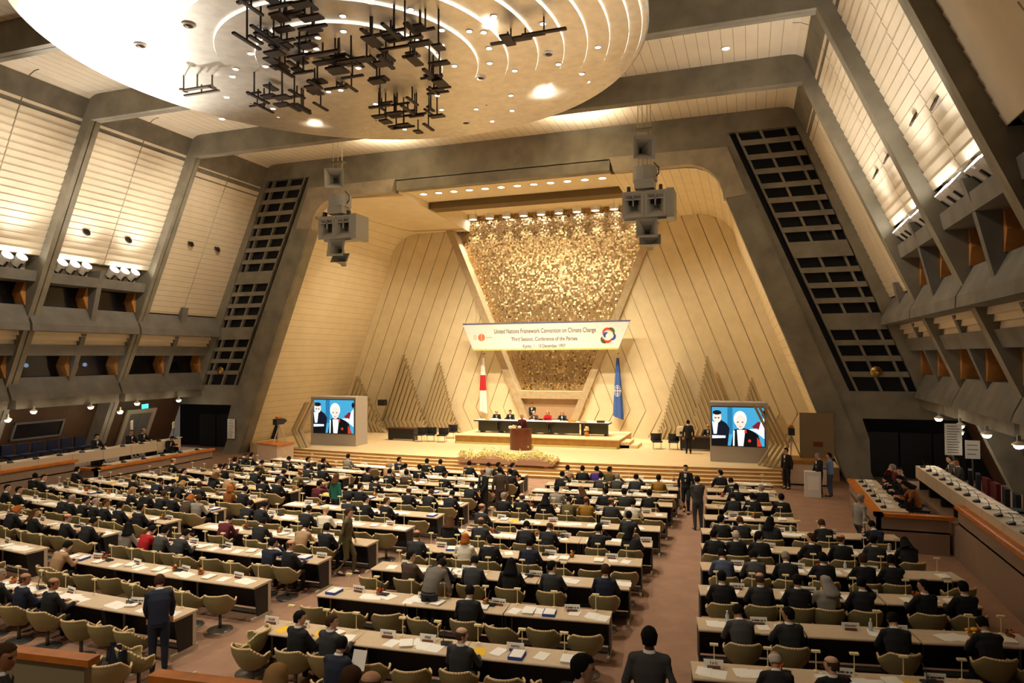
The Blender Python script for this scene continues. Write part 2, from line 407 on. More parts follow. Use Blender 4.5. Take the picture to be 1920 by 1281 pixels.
# back wall halves with sloping ribs, bent at the knee
rib_m = mat('back wall board', rgb(230, 212, 172), .7, noise=.07, nscale=1.5)
def v_out(z): return 2.2 + .42 * (z - 2.3)
for sd in (-1, 1):
    m = MB()
    # boards lean with the hall above z = 2.2 and return below it
    nb = 15; zk = 2.3
    for k in range(nb):
        def hx(kk, z):
            if z >= zk: return 16.0 - kk * .98 + -.381 * (z - zk)
            return 16.0 - kk * .98 - .5 * (zk - z)
        poly_lo = [(hx(k, 0), 0), (hx(k, zk), zk), (hx(k + .945, zk), zk), (hx(k + .945, 0), 0)]
        ztop = 14.6
        # clip against the V frame: leave boards behind it
        poly_hi = [(hx(k, zk), zk), (hx(k, ztop), ztop), (hx(k + .945, ztop), ztop), (hx(k + .945, zk), zk)]
        for poly in (poly_lo, poly_hi):
            out = []
            for q0, q1 in zip(poly, poly[1:] + poly[:1]):
                d0, d1 = q0[0] - max(1.0, v_out(q0[1]) - .4), q1[0] - max(1.0, v_out(q1[1]) - .4)
                if d0 >= 0: out.append(q0)
                if d0 * d1 < 0:
                    t = d0 / (d0 - d1); out.append((q0[0] + (q1[0] - q0[0]) * t, q0[1] + (q1[1] - q0[1]) * t))
            if len(out) < 3: continue
            m.prism(out[::sd], lambda p, t, sd=sd: P(sd, p[0], t, p[1]), YB - .06, YB + .01)
    m.box((XC - 18 if sd < 0 else XC + .0, YB + .05, 0), (XC - .0 if sd < 0 else XC + 18, YB + .12, 1.6)) 
    struct(m.build('wall_back', rib_m), 'cream ribbed back wall of the stage')
    m = MB(); m.prism([(18, 0), (18, 14.7), (v_out(14.7) - .3, 14.7), (1.6, 1.5), (1.6, 0)][::sd], lambda p, t, sd=sd: P(sd, p[0], t, p[1]), YB + .02, YB + .12)
    struct(m.build('wall_back', mat('rib joint', rgb(216, 196, 154), .8)), 'cream ribbed back wall of the stage')
# V shaped concrete frame and gold curtain of tiles
m = MB()
for sd in (-1, 1):
    m.prism([(v_out(.6), .6), (v_out(14.9), 14.9), (v_out(14.9) - .5, 14.9), (v_out(.6) - .5, .6)][::-sd], lambda p, t, sd=sd: P(sd, p[0], t, p[1]), YB - .35, YB + .9)
m.box((XC - v_out(3.2), YB - .3, 2.95), (XC + v_out(3.2), YB + .9, 3.45))
struct(m.build('v_frame_beam', mat('pale concrete', rgb(186, 164, 128), .8, noise=.12)), 'V shaped concrete frame round the gold tiles')
m = MB(); m.box((XC - 2.6, YB + .05, .6), (XC + 2.6, YB + .2, 2.96)); struct(m.build('wall_recess', mat('mauve panel', rgb(178, 146, 112), .7)), 'plain recess panel under the gold tiles')
m = MB(); m.prism([(-v_out(3.4), 3.4), (v_out(3.4), 3.4), (7.3, 16), (-7.3, 16)], lambda p, t: (XC + p[0], t, p[1]), YB + .85, YB + .95)
struct(m.build('wall_gold', mat('dark bronze backing', rgb(158, 122, 70), .5, .3)), 'bronze backing of the tile curtain')
m = MB(); rr = random.Random(3)
step = .125
z = 3.55
while z < 15.45:
    h = v_out(z) - .5; nx = int(2 * h / step)
    for i in range(nx):
        if rr.random() < .06: continue
        x = XC - h + (i + .5) * 2 * h / nx; s = .055
        # tiles hang on strings; free tiles swing near the top
        free = max(0., (z - 9.5) / 6.)
        tx, tz = rr.gauss(0, .10 + .05 * free), rr.gauss(0, .10 + .05 * free)
        x += rr.gauss(0, .012 * free); zz = z + rr.gauss(0, .02 * free); y = YB + .62 + rr.uniform(-.05, .05)
        a, b = Vector((s, s * tx, 0)), Vector((0, s * tz - s * .05, s))
        c = Vector((x, y, zz))
        m.add([c - a - b, c + a - b, c + a + b, c - a + b], [(0, 1, 2, 3)])
    z += step
struct(m.build('wall_tile_curtain', gold_tile), 'shimmering curtain of small bronze mirror tiles')
# stage platform and curved steps
def front(x): return 31.15 + .0045 * (x - XC) ** 2
NX = 40
for k in range(5):
    m = MB(); z0, z1 = ZS / 5 * k, ZS / 5 * (k + 1); off = .33 * k
    xs = [XC - 13.7 + 27.4 * i / NX for i in range(NX + 1)]
    for i in range(NX):
        xa, xb = xs[i], xs[i + 1]; yb = 36.0 if k < 4 else 34.6
        m.hexa([(xa, front(xa) + off, z0), (xb, front(xb) + off, z0), (xb, yb, z0), (xa, yb, z0), (xa, front(xa) + off, z1), (xb, front(xb) + off, z1), (xb, yb, z1), (xa, yb, z1)], 0)
        # golden nosing
        m.hexa([(xa, front(xa) + off - .02, z1 - .075), (xb, front(xb) + off - .02, z1 - .075), (xb, front(xb) + off + .03, z1 - .075), (xa, front(xa) + off + .03, z1 - .075), (xa, front(xa) + off - .02, z1 + .003), (xb, front(xb) + off - .02, z1 + .003), (xb, front(xb) + off + .03, z1 + .003), (xa, front(xa) + off + .03, z1 + .003)], 1)
    struct(m.build('stage_floor_step', [stage_floor_m, stair_wood]), 'curved wooden stage step with golden nosing')
m = MB(); m.box((XC - 16.2, 34.6, 0), (XC + 16.2, YB + .1, ZS)); struct(m.build('stage_floor', stage_floor_m), 'pale stage platform')
# ================================================================ ceiling disc
DC = Vector((XC, 19.9, 16.0)); DR = 9.7
root = empty('ceiling_disc', DC)
tag(root, 'huge round stepped metal ceiling disc hung below the roof beams', 'ceiling panel')
radii = [9.7, 9.5, 9.1, 8.5, 7.8, 7.05, 6.2, 5.2, 4.2, 3.0]
prof = [(9.7, .75), (9.72, .1), (9.68, .0)]
m = MB()
zz = 0.
prof_all = [(9.55, .8), (9.7, .75), (9.72, .06), (9.66, 0.)]
for a, b in zip(radii, radii[1:]):
    prof_all += [(b, zz), (b - .001, zz - .07)]; zz -= .07
prof_all += [(.001, zz)]
m.lathe(prof_all[::-1], 120)
part(m, 'shell', alu, root)
zz = 0.
for a, b in zip(radii[1:], radii[2:] + [0]):
    zz -= .07
zz = 0.
for b in radii[1:]:
    q = MB(); q.lathe([(b + .012, zz - .045), (b + .012, zz - .012)], 96); part(q, 'cove_lamp', lamp_soft, root); zz -= .07
def disc_z(x, y):
    r = math.hypot(x - DC.x, y - DC.y); z = 0.
    for b in radii[1:]:
        if r < b: z -= .07
    return DC.z + z
def dl_mesh(r):
    q = MB(); q.lathe([(r * 1.35, .0), (r * 1.35, -.02), (r, -.025)], 16); return q
dl_root_me = dl_mesh(.09).mesh('downlight', white_p)
q = MB(); q.disc((0, 0, -.015), .085, 14, 0, False); dl_lens = q.mesh('lens', lamp_white)
dots = [(498, 61), (470, 100), (442, 125), (436, 143), (498, 120), (425, 182), (547, 6), (523, 218), (572, 96), (593, 91), (596, 70), (697, 2), (643, 34), (770, 22), (644, 58), (639, 165), (672, 127), (828, 56), (828, 84), (819, 107), (880, 58), (907, 60), (917, 90), (918, 118), (900, 146), (965, 132), (926, 30), (1018, 44), (1047, 120), (1091, 138), (1102, 153), (1035, 175), (958, 175), (960, 207), (923, 227), (893, 201), (828, 202), (759, 242), (686, 238), (704, 191), (616, 168), (535, 220), (512, 200), (1121, 88), (852, 123), (700, 150), (820, 175)]
lab_dl = []
for i, (u, v) in enumerate(dots):
    p = onz(u, v, 15.85); z = disc_z(p.x, p.y); p = onz(u, v, z)
    o = link('downlight', dl_root_me, None, (p.x, p.y, disc_z(p.x, p.y)))
    l = link('lens', dl_lens, o)
    tag(o, 'small lit round downlight in the ceiling disc among others like it', 'downlight', 'downlights scattered over the ceiling disc')
q = MB(); q.lathe([(.2, 0), (.2, -.03), (.14, -.05), (.14, .05), (.02, .1)], 18); ring_me = q.mesh('ring', white_p)
q = MB(); q.ball((0, 0, -.01), (.1, .1, .07)); eye_me = q.mesh('eyeball', mat('brown eyeball lamp', rgb(96, 62, 34), .4))
for i, (u, v) in enumerate([(1028, 100), (901, 145), (912, 194), (874, 229), (705, 223), (470, 191), (353, 46), (263, 84)]):
    p = onz(u, v, disc_z(*onz(u, v, 15.85)[:2]))
    o = link('eyeball_light', ring_me, None, p); link('eyeball', eye_me, o)
    tag(o, 'eyeball spotlight with white ring and brown ball in the ceiling disc', 'spotlight', 'eyeball spotlights in the ceiling disc')
# hanging sculptures of slats
def sculpture(pts, seed, name, label, mt=bronze):
    rr = random.Random(seed)
    c = Vector((sum(p[0] for p in pts) / len(pts), sum(p[1] for p in pts) / len(pts), 0))
    root = empty(name, (c.x, c.y, 15.2)); tag(root, label, 'sculpture', None)
    for (x, y, z, L, ax, W, rod) in pts:
        q = MB(); lx, ly = (L / 2, W / 2) if ax == 0 else (W / 2, L / 2)
        q.box((x - lx - c.x, y - ly - c.y, z - 15.2 - .03), (x + lx - c.x, y + ly - c.y, z - 15.2 + .03)); part(q, 'slat', mt, root)
        if rod:
            q = MB(); zt = disc_z(x, y) if rod == 1 else z + rod
            q.box((x - .02 - c.x, y - .02 - c.y, z - 15.2), (x + .02 - c.x, y + .02 - c.y, zt - 15.2)); part(q, 'rod', mt, root)
def cluster(u0, v0, u1, v1, n, seed, where, zlo=14.3, zhi=15.3):
    rr = random.Random(seed); pts = []
    for i in range(n):
        t = i / n
        u = u0 + (u1 - u0) * rr.random(); v = v0 + (v1 - v0) * rr.random()
        z = rr.uniform(zlo, zhi); p = onz(u, v, z)
        W = rr.choice([.08, .1, .12, .28, .36]); L = rr.uniform(.5, 1.1) if W < .2 else rr.uniform(.35, .7)
        pts.append((p.x, p.y, z, L, rr.choice([0, 1]), W, 1 if rr.random() < .4 else rr.choice([.3, .5, .7])))
    sculpture(pts, seed, 'hanging_sculpture', 'dark bronze hanging sculpture of crossed slats, ' + where)
cluster(462, 0, 592, 88, 27, 1, 'biggest cluster on the ceiling disc')
cluster(498, 92, 572, 138, 11, 2, 'narrow cluster beneath the biggest one')
cluster(474, 152, 606, 205, 19, 3, 'spread cluster near the disc edge by small bracket')
cluster(604, 96, 732, 170, 21, 4, 'cluster in the middle of the group')
cluster(690, 45, 825, 122, 22, 5, 'cluster beside the innermost ring')
cluster(778, 130, 830, 178, 10, 6, 'tall narrow cluster beyond the innermost ring')
cluster(704, 186, 830, 250, 22, 7, 'low cluster hanging at the stage edge of disc')
pr_ = [(onz(958, 77, 15.2), 1.3, 0), (onz(985, 62, 15.3), 1.2, 0), (onz(1020, 60, 15.2), 1.35, 0), (onz(952, 72, 15.1), .7, 1)]
sculpture([(p.x, p.y, 15.2 if k != 3 else 15.05, L, ax, .13 if k != 3 else .3, 1 if k in (0, 2) else .25) for k, (p, L, ax) in enumerate(pr_)], 8, 'hanging_sculpture', 'pair of thin dark bars hanging alone from the ceiling disc')
pb = onz(370, 160, 15.2)
sculpture([(pb.x, pb.y, 15.1, 1.3, 0, .12, .5), (pb.x - .6, pb.y, 15.1, .3, 1, .12, 1), (pb.x + .55, pb.y + .1, 15.1, .3, 1, .12, 1), (pb.x, pb.y + .2, 15.0, 1.5, 0, .1, .3)], 9, 'hanging_sculpture', 'small bracket shaped sculpture hanging alone over the bright edge of disc', mat('light bronze', rgb(120, 108, 92), .5, .4))
# recessed lamps in ceilings outside the disc
for (u, v, zc, w) in [(416, 222, ZC, 'in the roof strip under the first bay'), (1361, 90, ZC, 'alone in the brightly lit roof bay'), (755, 406, 14.66, 'nearer the proscenium in stage side ceiling'), (800, 424, 14.55, 'nearer the gold tiles in stage side ceiling')]:
    p = onz(u, v, zc); o = link('downlight', dl_root_me, None, (p.x, p.y, zc)); link('lens', dl_lens, o); o.scale = (1.5, 1.5, 1.5)
    tag(o, 'round recessed downlight ' + w, 'downlight')
q = MB(); q.lathe([(.24, 0), (.24, -.03), (.19, -.03)], 20); big_me = q.mesh('downlight', white_p)
q = MB(); q.disc((0, 0, -.02), .19, 18, 0, False); big_lens = q.mesh('lens', lamp_white)
for i in range(12):
    o = link('downlight', big_me, None, (XC - 5.2 + i * 10.4 / 11, YP + 1.9, 15.1)); link('lens', big_lens, o)
    tag(o, '%s of twelve stage downlights along proscenium beam, counted from the flag with red disc' % ORD[i + 1], 'downlight', 'stage downlights behind the proscenium beam')
q = MB(); q.lathe([(.3, .35), (.3, 0), (.24, -.0)], 20); ww_me = q.mesh('wall_washer_lamp', white_p)
q = MB(); q.disc((0, 0, .02), .24, 18, 0, False); ww_lens = q.mesh('lens', lamp_hot)
for i in range(10):
    o = link('wall_washer_lamp', ww_me, None, (XC - 5.5 + i * 11 / 9, YB + .15, 15.15)); link('lens', ww_lens, o)
    tag(o, '%s of ten lamps over the gold tiles, counted from the flag with red disc' % ORD[i + 1], 'lamp', 'lamps washing the gold tiles')
# ================================================================ loudspeaker clusters
def horn(mb, c, w, h, d, yaw, pitch, mi=0):
    """flared horn opening towards the hall"""
    M = Matrix.Translation(c) @ Euler((pitch, 0, yaw)).to_matrix().to_4x4()
    rs = [(0, .25), (.35, .3), (.7, .55), (.9, .8), (1, 1)]
    def ring(t, k, ins=1.): return [M @ Vector((sx * w / 2 * k * ins, -d * t, sz * h / 2 * k * ins)) for sx, sz in ((-1, -1), (1, -1), (1, 1), (-1, 1))]
    rings = [ring(t, k) for t, k in rs] + [ring(1, .93)] + [ring(t, k, .9) for t, k in rs[::-1][1:]]
    vs = [p for r in rings for p in r]; n = len(rings)
    mb.add(vs, [(i * 4 + k, i * 4 + (k + 1) % 4, (i + 1) * 4 + (k + 1) % 4, (i + 1) * 4 + k) for i in range(n - 1) for k in range(4)], mi)
    mb.add(rings[-1], [(0, 1, 2, 3)], 1); mb.add(rings[0], [(3, 2, 1, 0)], mi)
def speaker_cluster(x, y, label, s=1.):
    root = empty('loudspeaker_cluster', (x, y, 12.4)); tag(root, label, 'loudspeaker')
    for dx, dy in ((-.28, -.1), (-.12, .1), (.1, .1), (.28, -.1)):
        q = MB(); q.tube([(dx, dy, 1.2), (dx, dy, ZC - 12.4)], .022, 6); part(q, 'hanger_rod', mat('pale rod', rgb(176, 160, 130), .5, .3), root)
    q = MB(); q.box((-.36, -.18, 3.5), (.36, .18, 3.56)); part(q, 'spreader_plate', metal_d, root)
    def cab(name, mbf, par=None):
        q = MB(); mbf(q); return part(q, name, [horn_m, black], par or root)
    cab('upper_horn', lambda q: horn(q, (-.3, .3, 2.62), 1.0, 1.05, .9, .4, .05))
    def round_box(q, z, w):
        q.prism([(w / 2 * math.cos(a), -.45 * max(0, math.sin(a)) - .0) for a in [PI * k / 10 for k in range(11)]] + [(-w / 2, .4), (w / 2, .4)], lambda p, t: (p[0] - .02, p[1], t), z - .34, z + .3)
    cab('curved_cabinet', lambda q: round_box(q, 1.52, 1.06))
    cab('driver_box', lambda q: q.box((-.42, -.42, .78), (.44, .4, 1.2)))
    def bass(q):
        q.box((-.98, .1, -.55), (.98, .75, .68), 0)
        q.box((.98, -.45, -.6), (1.3, .8, .7), 0)
    bc = cab('bass_cabinet', bass)
    for s2 in (-1, 1):
        def mouth(q, s2=s2):
            horn(q, (s2 * .49, .2, .06), .96, 1.2, .62, 0, 0)
            q.box((s2 * .49 - .46, -.38, .28), (s2 * .49 + .46, -.3, .34), 0); q.box((s2 * .49 - .03, -.38, .0), (s2 * .49 + .03, -.3, .6), 0); q.box((s2 * .49 - .43, -.2, .1), (s2 * .49 + .43, -.1, .58), 1)  # black block paints the shade in the upper mouth
        cab('bass_horn', mouth, bc)
    cab('lower_horn', lambda q: horn(q, (.05, .3, -1.2), .95, .95, .8, .1, -.25))
    cab('downfill_horn', lambda q: horn(q, (.18, .25, -1.85), .95, .6, .6, .1, -.6))
    for s2 in (-.7, .72):
        q = MB(); q.box((s2 - .07, -.3, .68), (s2 + .07, -.1, .92)); part(q, 'clamp', blackp, root)
    q = MB(); q.tube([(.35, 0, 1.2), (.62, 0, 1.5), (.62, 0, 1.75), (.4, 0, 2.0)], .03, 6); part(q, 'cable', blackp, root)
speaker_cluster(-20.25, 31.28, 'grey loudspeaker cluster hung on rods above the flag with red disc')
speaker_cluster(-4.35, 31.34, 'grey loudspeaker cluster hung on rods before the rounded stage corner')
# ================================================================ stage furniture
def textpart(txt, size, parent, loc, mt=ink, rx=PI / 2, rz=0., name='lettering', align='CENTER', sx=1.):
    me = text_mesh(txt, size, .003, align, name); me.materials.append(mt)
    o = link(name, me, parent, loc); o.rotation_euler = (rx, 0, rz); o.scale = (sx, 1, 1); return o
# banner
bz0, bz1 = 6.12, 7.92; by = 42.4
b = MB(); b.prism([(-5.55, bz1), (5.55, bz1), (4.78, bz0), (-4.78, bz0)][::-1], lambda p, t: (p[0], t, p[1]), -.05, .05)
ban = b.build('banner', mat('white banner', rgb(222, 220, 214), .7), None, False, (XC, by, 0))
tag(ban, 'white trapezoid conference banner hung across the gold tiles', 'banner')
q = MB(); q.prism([(-5.56, bz1), (5.56, bz1), (5.5, bz1 - .1), (-5.5, bz1 - .1)][::-1], lambda p, t: (p[0], t, p[1]), -.056, .056); q2 = q; part(q2, 'top_stripe', mat('slate stripe', rgb(90, 96, 130), .7), ban)
q = MB(); q.prism([(-4.83, bz0 + .1), (4.83, bz0 + .1), (4.78, bz0), (-4.78, bz0)][::-1], lambda p, t: (p[0], t, p[1]), -.056, .056); part(q, 'bottom_stripe', mat('olive stripe', rgb(196, 190, 96), .7), ban)
tm = mat('brown lettering', rgb(66, 38, 14), .7)
textpart('United Nations Framework Convention on Climate Change', .42, ban, (.05, -.06, 7.35), tm, sx=.66)
textpart('Third Session, Conference of the Parties', .36, ban, (.05, -.06, 6.83), tm, sx=.74)
textpart('Kyoto, 1 - 10 December 1997', .32, ban, (.05, -.06, 6.38), tm, sx=.72)
def arc_mb(c, r, w, a0, a1, y, n=14):
    q = MB(); vs = []
    for k in range(n + 1):
        a = a0 + (a1 - a0) * k / n; ww = w * math.sin(PI * (k + .6) / (n + 1.2))
        for s in (r - ww / 2, r + ww / 2): vs.append((c[0] + s * math.cos(a), y, c[1] + s * math.sin(a)))
    q.add(vs, [(2 * k, 2 * k + 1, 2 * k + 3, 2 * k + 2) for k in range(n)]); return q
em = (4.15, 6.98)
for (dx, dz, r, a0, a1, c_) in [(0, .12, .3, .3, 3.4, red_m), (-.02, -.1, .28, 3.2, 6.2, red_m), (.12, .2, .26, -.6, 1.8, grn_m), (-.12, -.18, .26, 2.6, 4.9, grn_m), (.2, -.02, .24, -1.6, .8, mat('logo blue', rgb(40, 70, 160), .7)), (-.04, .02, .16, 1.2, 4.2, mat('logo blue', (0, 0, 0)))]:
    part(arc_mb((em[0] + dx, em[1] + dz), r, .17, a0, a1, -.057), 'emblem', c_, ban)
q = MB(); vs = [(-4.2 + .24 * math.cos(a), -.057, 6.98 + .24 * math.sin(a)) for a in [PI * 2 * k / 20 for k in range(20)]]; q.add(vs, [tuple(range(20))]); part(q, 'emblem', mat('emblem vermilion', rgb(206, 110, 74), .7), ban)
q = MB(); q.box((-4.23, -.06, 6.75), (-4.17, -.058, 7.2)); q.box((-4.75, -.06, 6.84), (-4.68, -.058, 7.16)); q.box((-4.62, -.06, 6.84), (-4.56, -.058, 7.16)); q.box((-3.9, -.06, 6.95), (-3.45, -.058, 7.01)); part(q, 'emblem', mat('emblem cream', rgb(222, 180, 150), .7), ban)
for sx in (-4.6, 4.6):
    q = MB(); q.tube([(sx, 0, bz1), (sx, 0, 15.5)], .008, 5); part(q, 'hanging_wire', metal_d, ban)
# flags hanging in folds
def flag(x, ztop, zbot, w0, w1, cols, label, emblem=False):
    root = empty('flag', (x, YB - .55, 0)); tag(root, label, 'flag')
    q = MB(); q.tube([(0, .0, ztop + .25), (0, .45, ztop + .3)], .03, 6); part(q, 'bracket', metal_d, root)
    q = MB(); nz = 28
    def fn(s, t):
        w = w0 + (w1 - w0) * t ** .8; a = 2 * PI * s
        rr = 1 + .16 * math.sin(5 * a)
        zz = ztop - (ztop - zbot) * t - (.12 * math.cos(a) if t > .97 else 0)
        return (w * math.cos(a) * rr, .6 * w * math.sin(a) * rr, zz)
    q.grid(fn, 40, nz)
    for i in range(len(q.f)):
        t = (i // 40 + .5) / nz
        q.m[i] = next(k for k, (tt, _) in enumerate(cols) if t <= tt)
    cl = part(q, 'cloth', [c for _, c in cols], root, True)
    if emblem:
        e = MB(); zc = ztop - (ztop - zbot) * .55; w = w0 + (w1 - w0) * .6
        for r in (.3, .2): 
            for k in range(18):
                a, b2 = 2 * PI * k / 18, 2 * PI * (k + .6) / 18
                e.add([((r if j < 2 else r - .04) * .75 * math.cos(t2), -.6 * w * 1.2 - .02, zc + (r if j < 2 else r - .04) * 1.2 * math.sin(t2)) for j, t2 in enumerate((a, b2, b2, a))], [(0, 1, 2, 3)])
        e.box((-.02, -.6 * w * 1.2 - .03, zc - .34), (.02, -.6 * w * 1.2 - .01, zc + .34)); e.box((-.24, -.6 * w * 1.2 - .03, zc - .02), (.24, -.6 * w * 1.2 - .01, zc + .02))
        part(e, 'emblem', mat('flag white', rgb(240, 236, 226), .8), cl)
fw = mat('flag white', rgb(240, 236, 226), .8)
pl, prr = ony(905, 672, YB - .55), ony(1158, 672, YB - .55)
flag(pl.x, 5.65, 2.05, .08, .28, [(.32, fw), (.62, mat('flag red', rgb(190, 30, 36), .8)), (1.1, fw)], 'white flag with red disc hanging in folds by the table end')
flag(prr.x, 5.6, 1.85, .07, .31, [(1.1, mat('flag blue', rgb(64, 98, 168), .8))], 'pale blue flag with white emblem hanging in folds', True)
# dais with steps
dx0, dx1, dy0, dy1 = -16.6, -6.85, 38.0, 42.4
r = empty('dais', ((dx0 + dx1) / 2, dy0, ZS)); tag(r, 'low wooden dais carrying the long head table', 'dais')
q = MB(); q.box((dx0, dy0, ZS), (dx1, dy1, 1.05)); o = part(q, 'platform', stair_wood, None); o.parent = r; o.location = -r.location
q = MB(); q.box((dx0 - .02, dy0 - .02, 1.05), (dx1 + .02, dy1, 1.09)); o = part(q, 'top_board', stage_floor_m, r); o.location = -r.location
q = MB(); q.box((dx0 + .1, dy0 - .1, ZS), (dx1 - .1, dy0 - .02, ZS + .1)); o = part(q, 'flower_trim', mat('cream flower trim', rgb(240, 226, 150), .8, noise=.5, nscale=40), r); o.location = -r.location
for k in range(2):
    q = MB(); q.box((dx1, dy0 + .5, ZS), (dx1 + .95 - .45 * k, dy0 + 2.2, ZS + .16 * (k + 1))); o = part(q, 'step', [stage_floor_m], r); o.location = -r.location
# head table
tx0, tx1, ty = -15.75, -7.75, 39.6
r = empty('head_table', ((tx0 + tx1) / 2, ty, 1.09)); tag(r, 'long dark fronted head table on the dais', 'table')
L = -r.location
q = MB(); q.box((tx0 - .25, ty - .15, 1.78), (tx1 + .1, ty + .75, 1.85)); part(q, 'tabletop', mat('dark table edge', rgb(52, 44, 30), .4), r).location = L
q = MB(); q.box((tx0 - .2, ty - .1, 1.85), (tx1 + .05, ty + .7, 1.86)); part(q, 'tablecloth', white_p, r).location = L
for a, bb in ((0, .155), (.185, .555), (.595, .79), (.83, 1)):
    q = MB(); q.box((tx0 + (tx1 - tx0) * a, ty, 1.2), (tx0 + (tx1 - tx0) * bb, ty + .06, 1.78)); part(q, 'front_panel', mat('dark green panel', rgb(52, 50, 34), .5), r).location = L
for a in (.02, .17, .57, .81, .98):
    q = MB(); q.box((tx0 + (tx1 - tx0) * a - .08, ty + .1, 1.09), (tx0 + (tx1 - tx0) * a + .08, ty + .6, 1.78)); part(q, 'leg', blackp, r).location = L
for i, (x, mt_, nm, lb) in enumerate([(-15.1, org_m, 'papers', 0), (-14.8, paper_m, 0, 0), (-13.0, paper_m, 0, 0), (-12.6, paper_m, 0, 0), (-10.9, paper_m, 0, 0), (-9.9, org_m, 0, 0), (-9.2, org_m, 0, 0), (-8.8, paper_m, 0, 0), (-8.2, bronze, 0, 0)]):
    q = MB(); q.box((-.22, -.14, 0), (.22, .14, .05 + .03 * (i % 3))); o = q.build('folder' if mt_ is not paper_m else 'papers', mt_, None, False, (x, ty + .2, 1.86), R_.uniform(-.3, .3))
    tag(o, '%s lying on the head table, %s from the end by the red disc flag' % ('orange folder' if mt_ is org_m else 'dark folder' if mt_ is bronze else 'white papers', ORD[i + 1]), 'papers')
for i, x in enumerate((-13.35, -8.95)):
    q = MB(); q.lathe([(.0, 0), (.1, 0), (.13, .22), (.1, .24)], 12); o = q.build('flower_vase', org_m, None, True, (x, ty - .2, 1.09)); q = MB()
    for k in range(16): q.ball((R_.gauss(0, .08), R_.gauss(0, .06), .3 + R_.random() * .22), .06, 6, 4)
    part(q, 'blossom', mat('pale blossom', rgb(236, 206, 150), .7), o)
    tag(o, 'vase of pale flowers in gap of head table, %s' % ('beside lectern end' if i == 0 else 'far from the lectern'), 'vase')
# lectern
lp = Vector((-11.95, 36.35, ZS))
r = empty('lectern', lp); tag(r, 'curved brown wooden lectern with speaker behind it', 'lectern')
lm = mat('red brown wood', rgb(112, 54, 26), .35, noise=.2, nscale=3, coat=.3)
q = MB(); n = 16
outer = [(-.62 * math.cos(PI * k / n), -.45 * math.sin(PI * k / n)) for k in range(n + 1)]
q.prism((outer + [(p[0] * .93, p[1] * .9) for p in outer[::-1]])[::-1], lambda p, t: (p[0], p[1], t), 0, 1.12); part(q, 'body', lm, r)
q = MB(); q.prism([(p[0] * 1.04, p[1] * 1.04) for p in outer][::-1], lambda p, t: (p[0], p[1] + .02, t + (p[1] + .2) * -.0), 1.12, 1.17); part(q, 'top', lm, r)
for s in (-.18, .12):
    q = MB(); q.tube([(s, -.2, 1.17), (s, -.24, 1.34), (s * .7, -.05, 1.5)], .012, 6); part(q, 'microphone', blackp, r)
for i, x in enumerate((-.5, .02)):
    q = MB(); q.ball((0, 0, .07), (.12, .09, .09), 10, 6); o = q.build('flower_bunch', fw, None, True, (lp.x + x, lp.y - .3, ZS + 1.17))
    tag(o, 'small white flower bunch on lectern, %s' % ('at its outer edge' if i == 0 else 'before the microphones'), 'flowers')
q = MB(); q.box((-.5, 0, 0), (.5, .8, .16)); o = q.build('speaker_step', stair_wood, None, False, (lp.x, lp.y - .1, ZS)); tag(o, 'small wooden step behind the lectern', 'step')
# flower planter over the steps
fx0, fx1 = -13.85, -8.75; fy = 32.25
r = empty('flower_planter', ((fx0 + fx1) / 2, fy, 0)); tag(r, 'long planter of white and yellow flowers before lectern', 'planter'); L = -r.location
q = MB(); q.prism([(fx0, ZS + .12), (fx0 + .15, ZS - .12), (fx1 - .15, ZS - .12), (fx1, ZS + .12)][::-1], lambda p, t: (p[0], t, p[1]), fy - .4, fy + .5); part(q, 'trough', mat('mauve trough', rgb(190, 150, 124), .6), r).location = L
for x in (fx0 + .4, fx1 - .5):
    q = MB(); q.box((x - .12, fy - .3, .1), (x + .12, fy + .4, ZS - .1)); part(q, 'leg', mat('mauve trough', (0, 0, 0)), r).location = L
ff = [MB(), MB(), MB()]
for k in range(1500):
    x = R_.uniform(fx0 + .05, fx1 - .05); y = R_.uniform(fy - .42, fy + .5); z = ZS + .14 + abs(R_.gauss(0, .12)) + .1 * math.sin(3 * x)
    ff[R_.choice([0, 0, 1, 2])].ball((x, y, z), R_.uniform(.025, .05), 5, 3)
for q, mt_ in zip(ff, (mat('white bloom', rgb(250, 240, 200), .7), mat('yellow bloom', rgb(240, 214, 90), .7), mat('green bloom', rgb(196, 190, 90), .7))):
    o = part(q, 'blooms', mt_, r); o.location = L; o['kind'] = 'stuff'
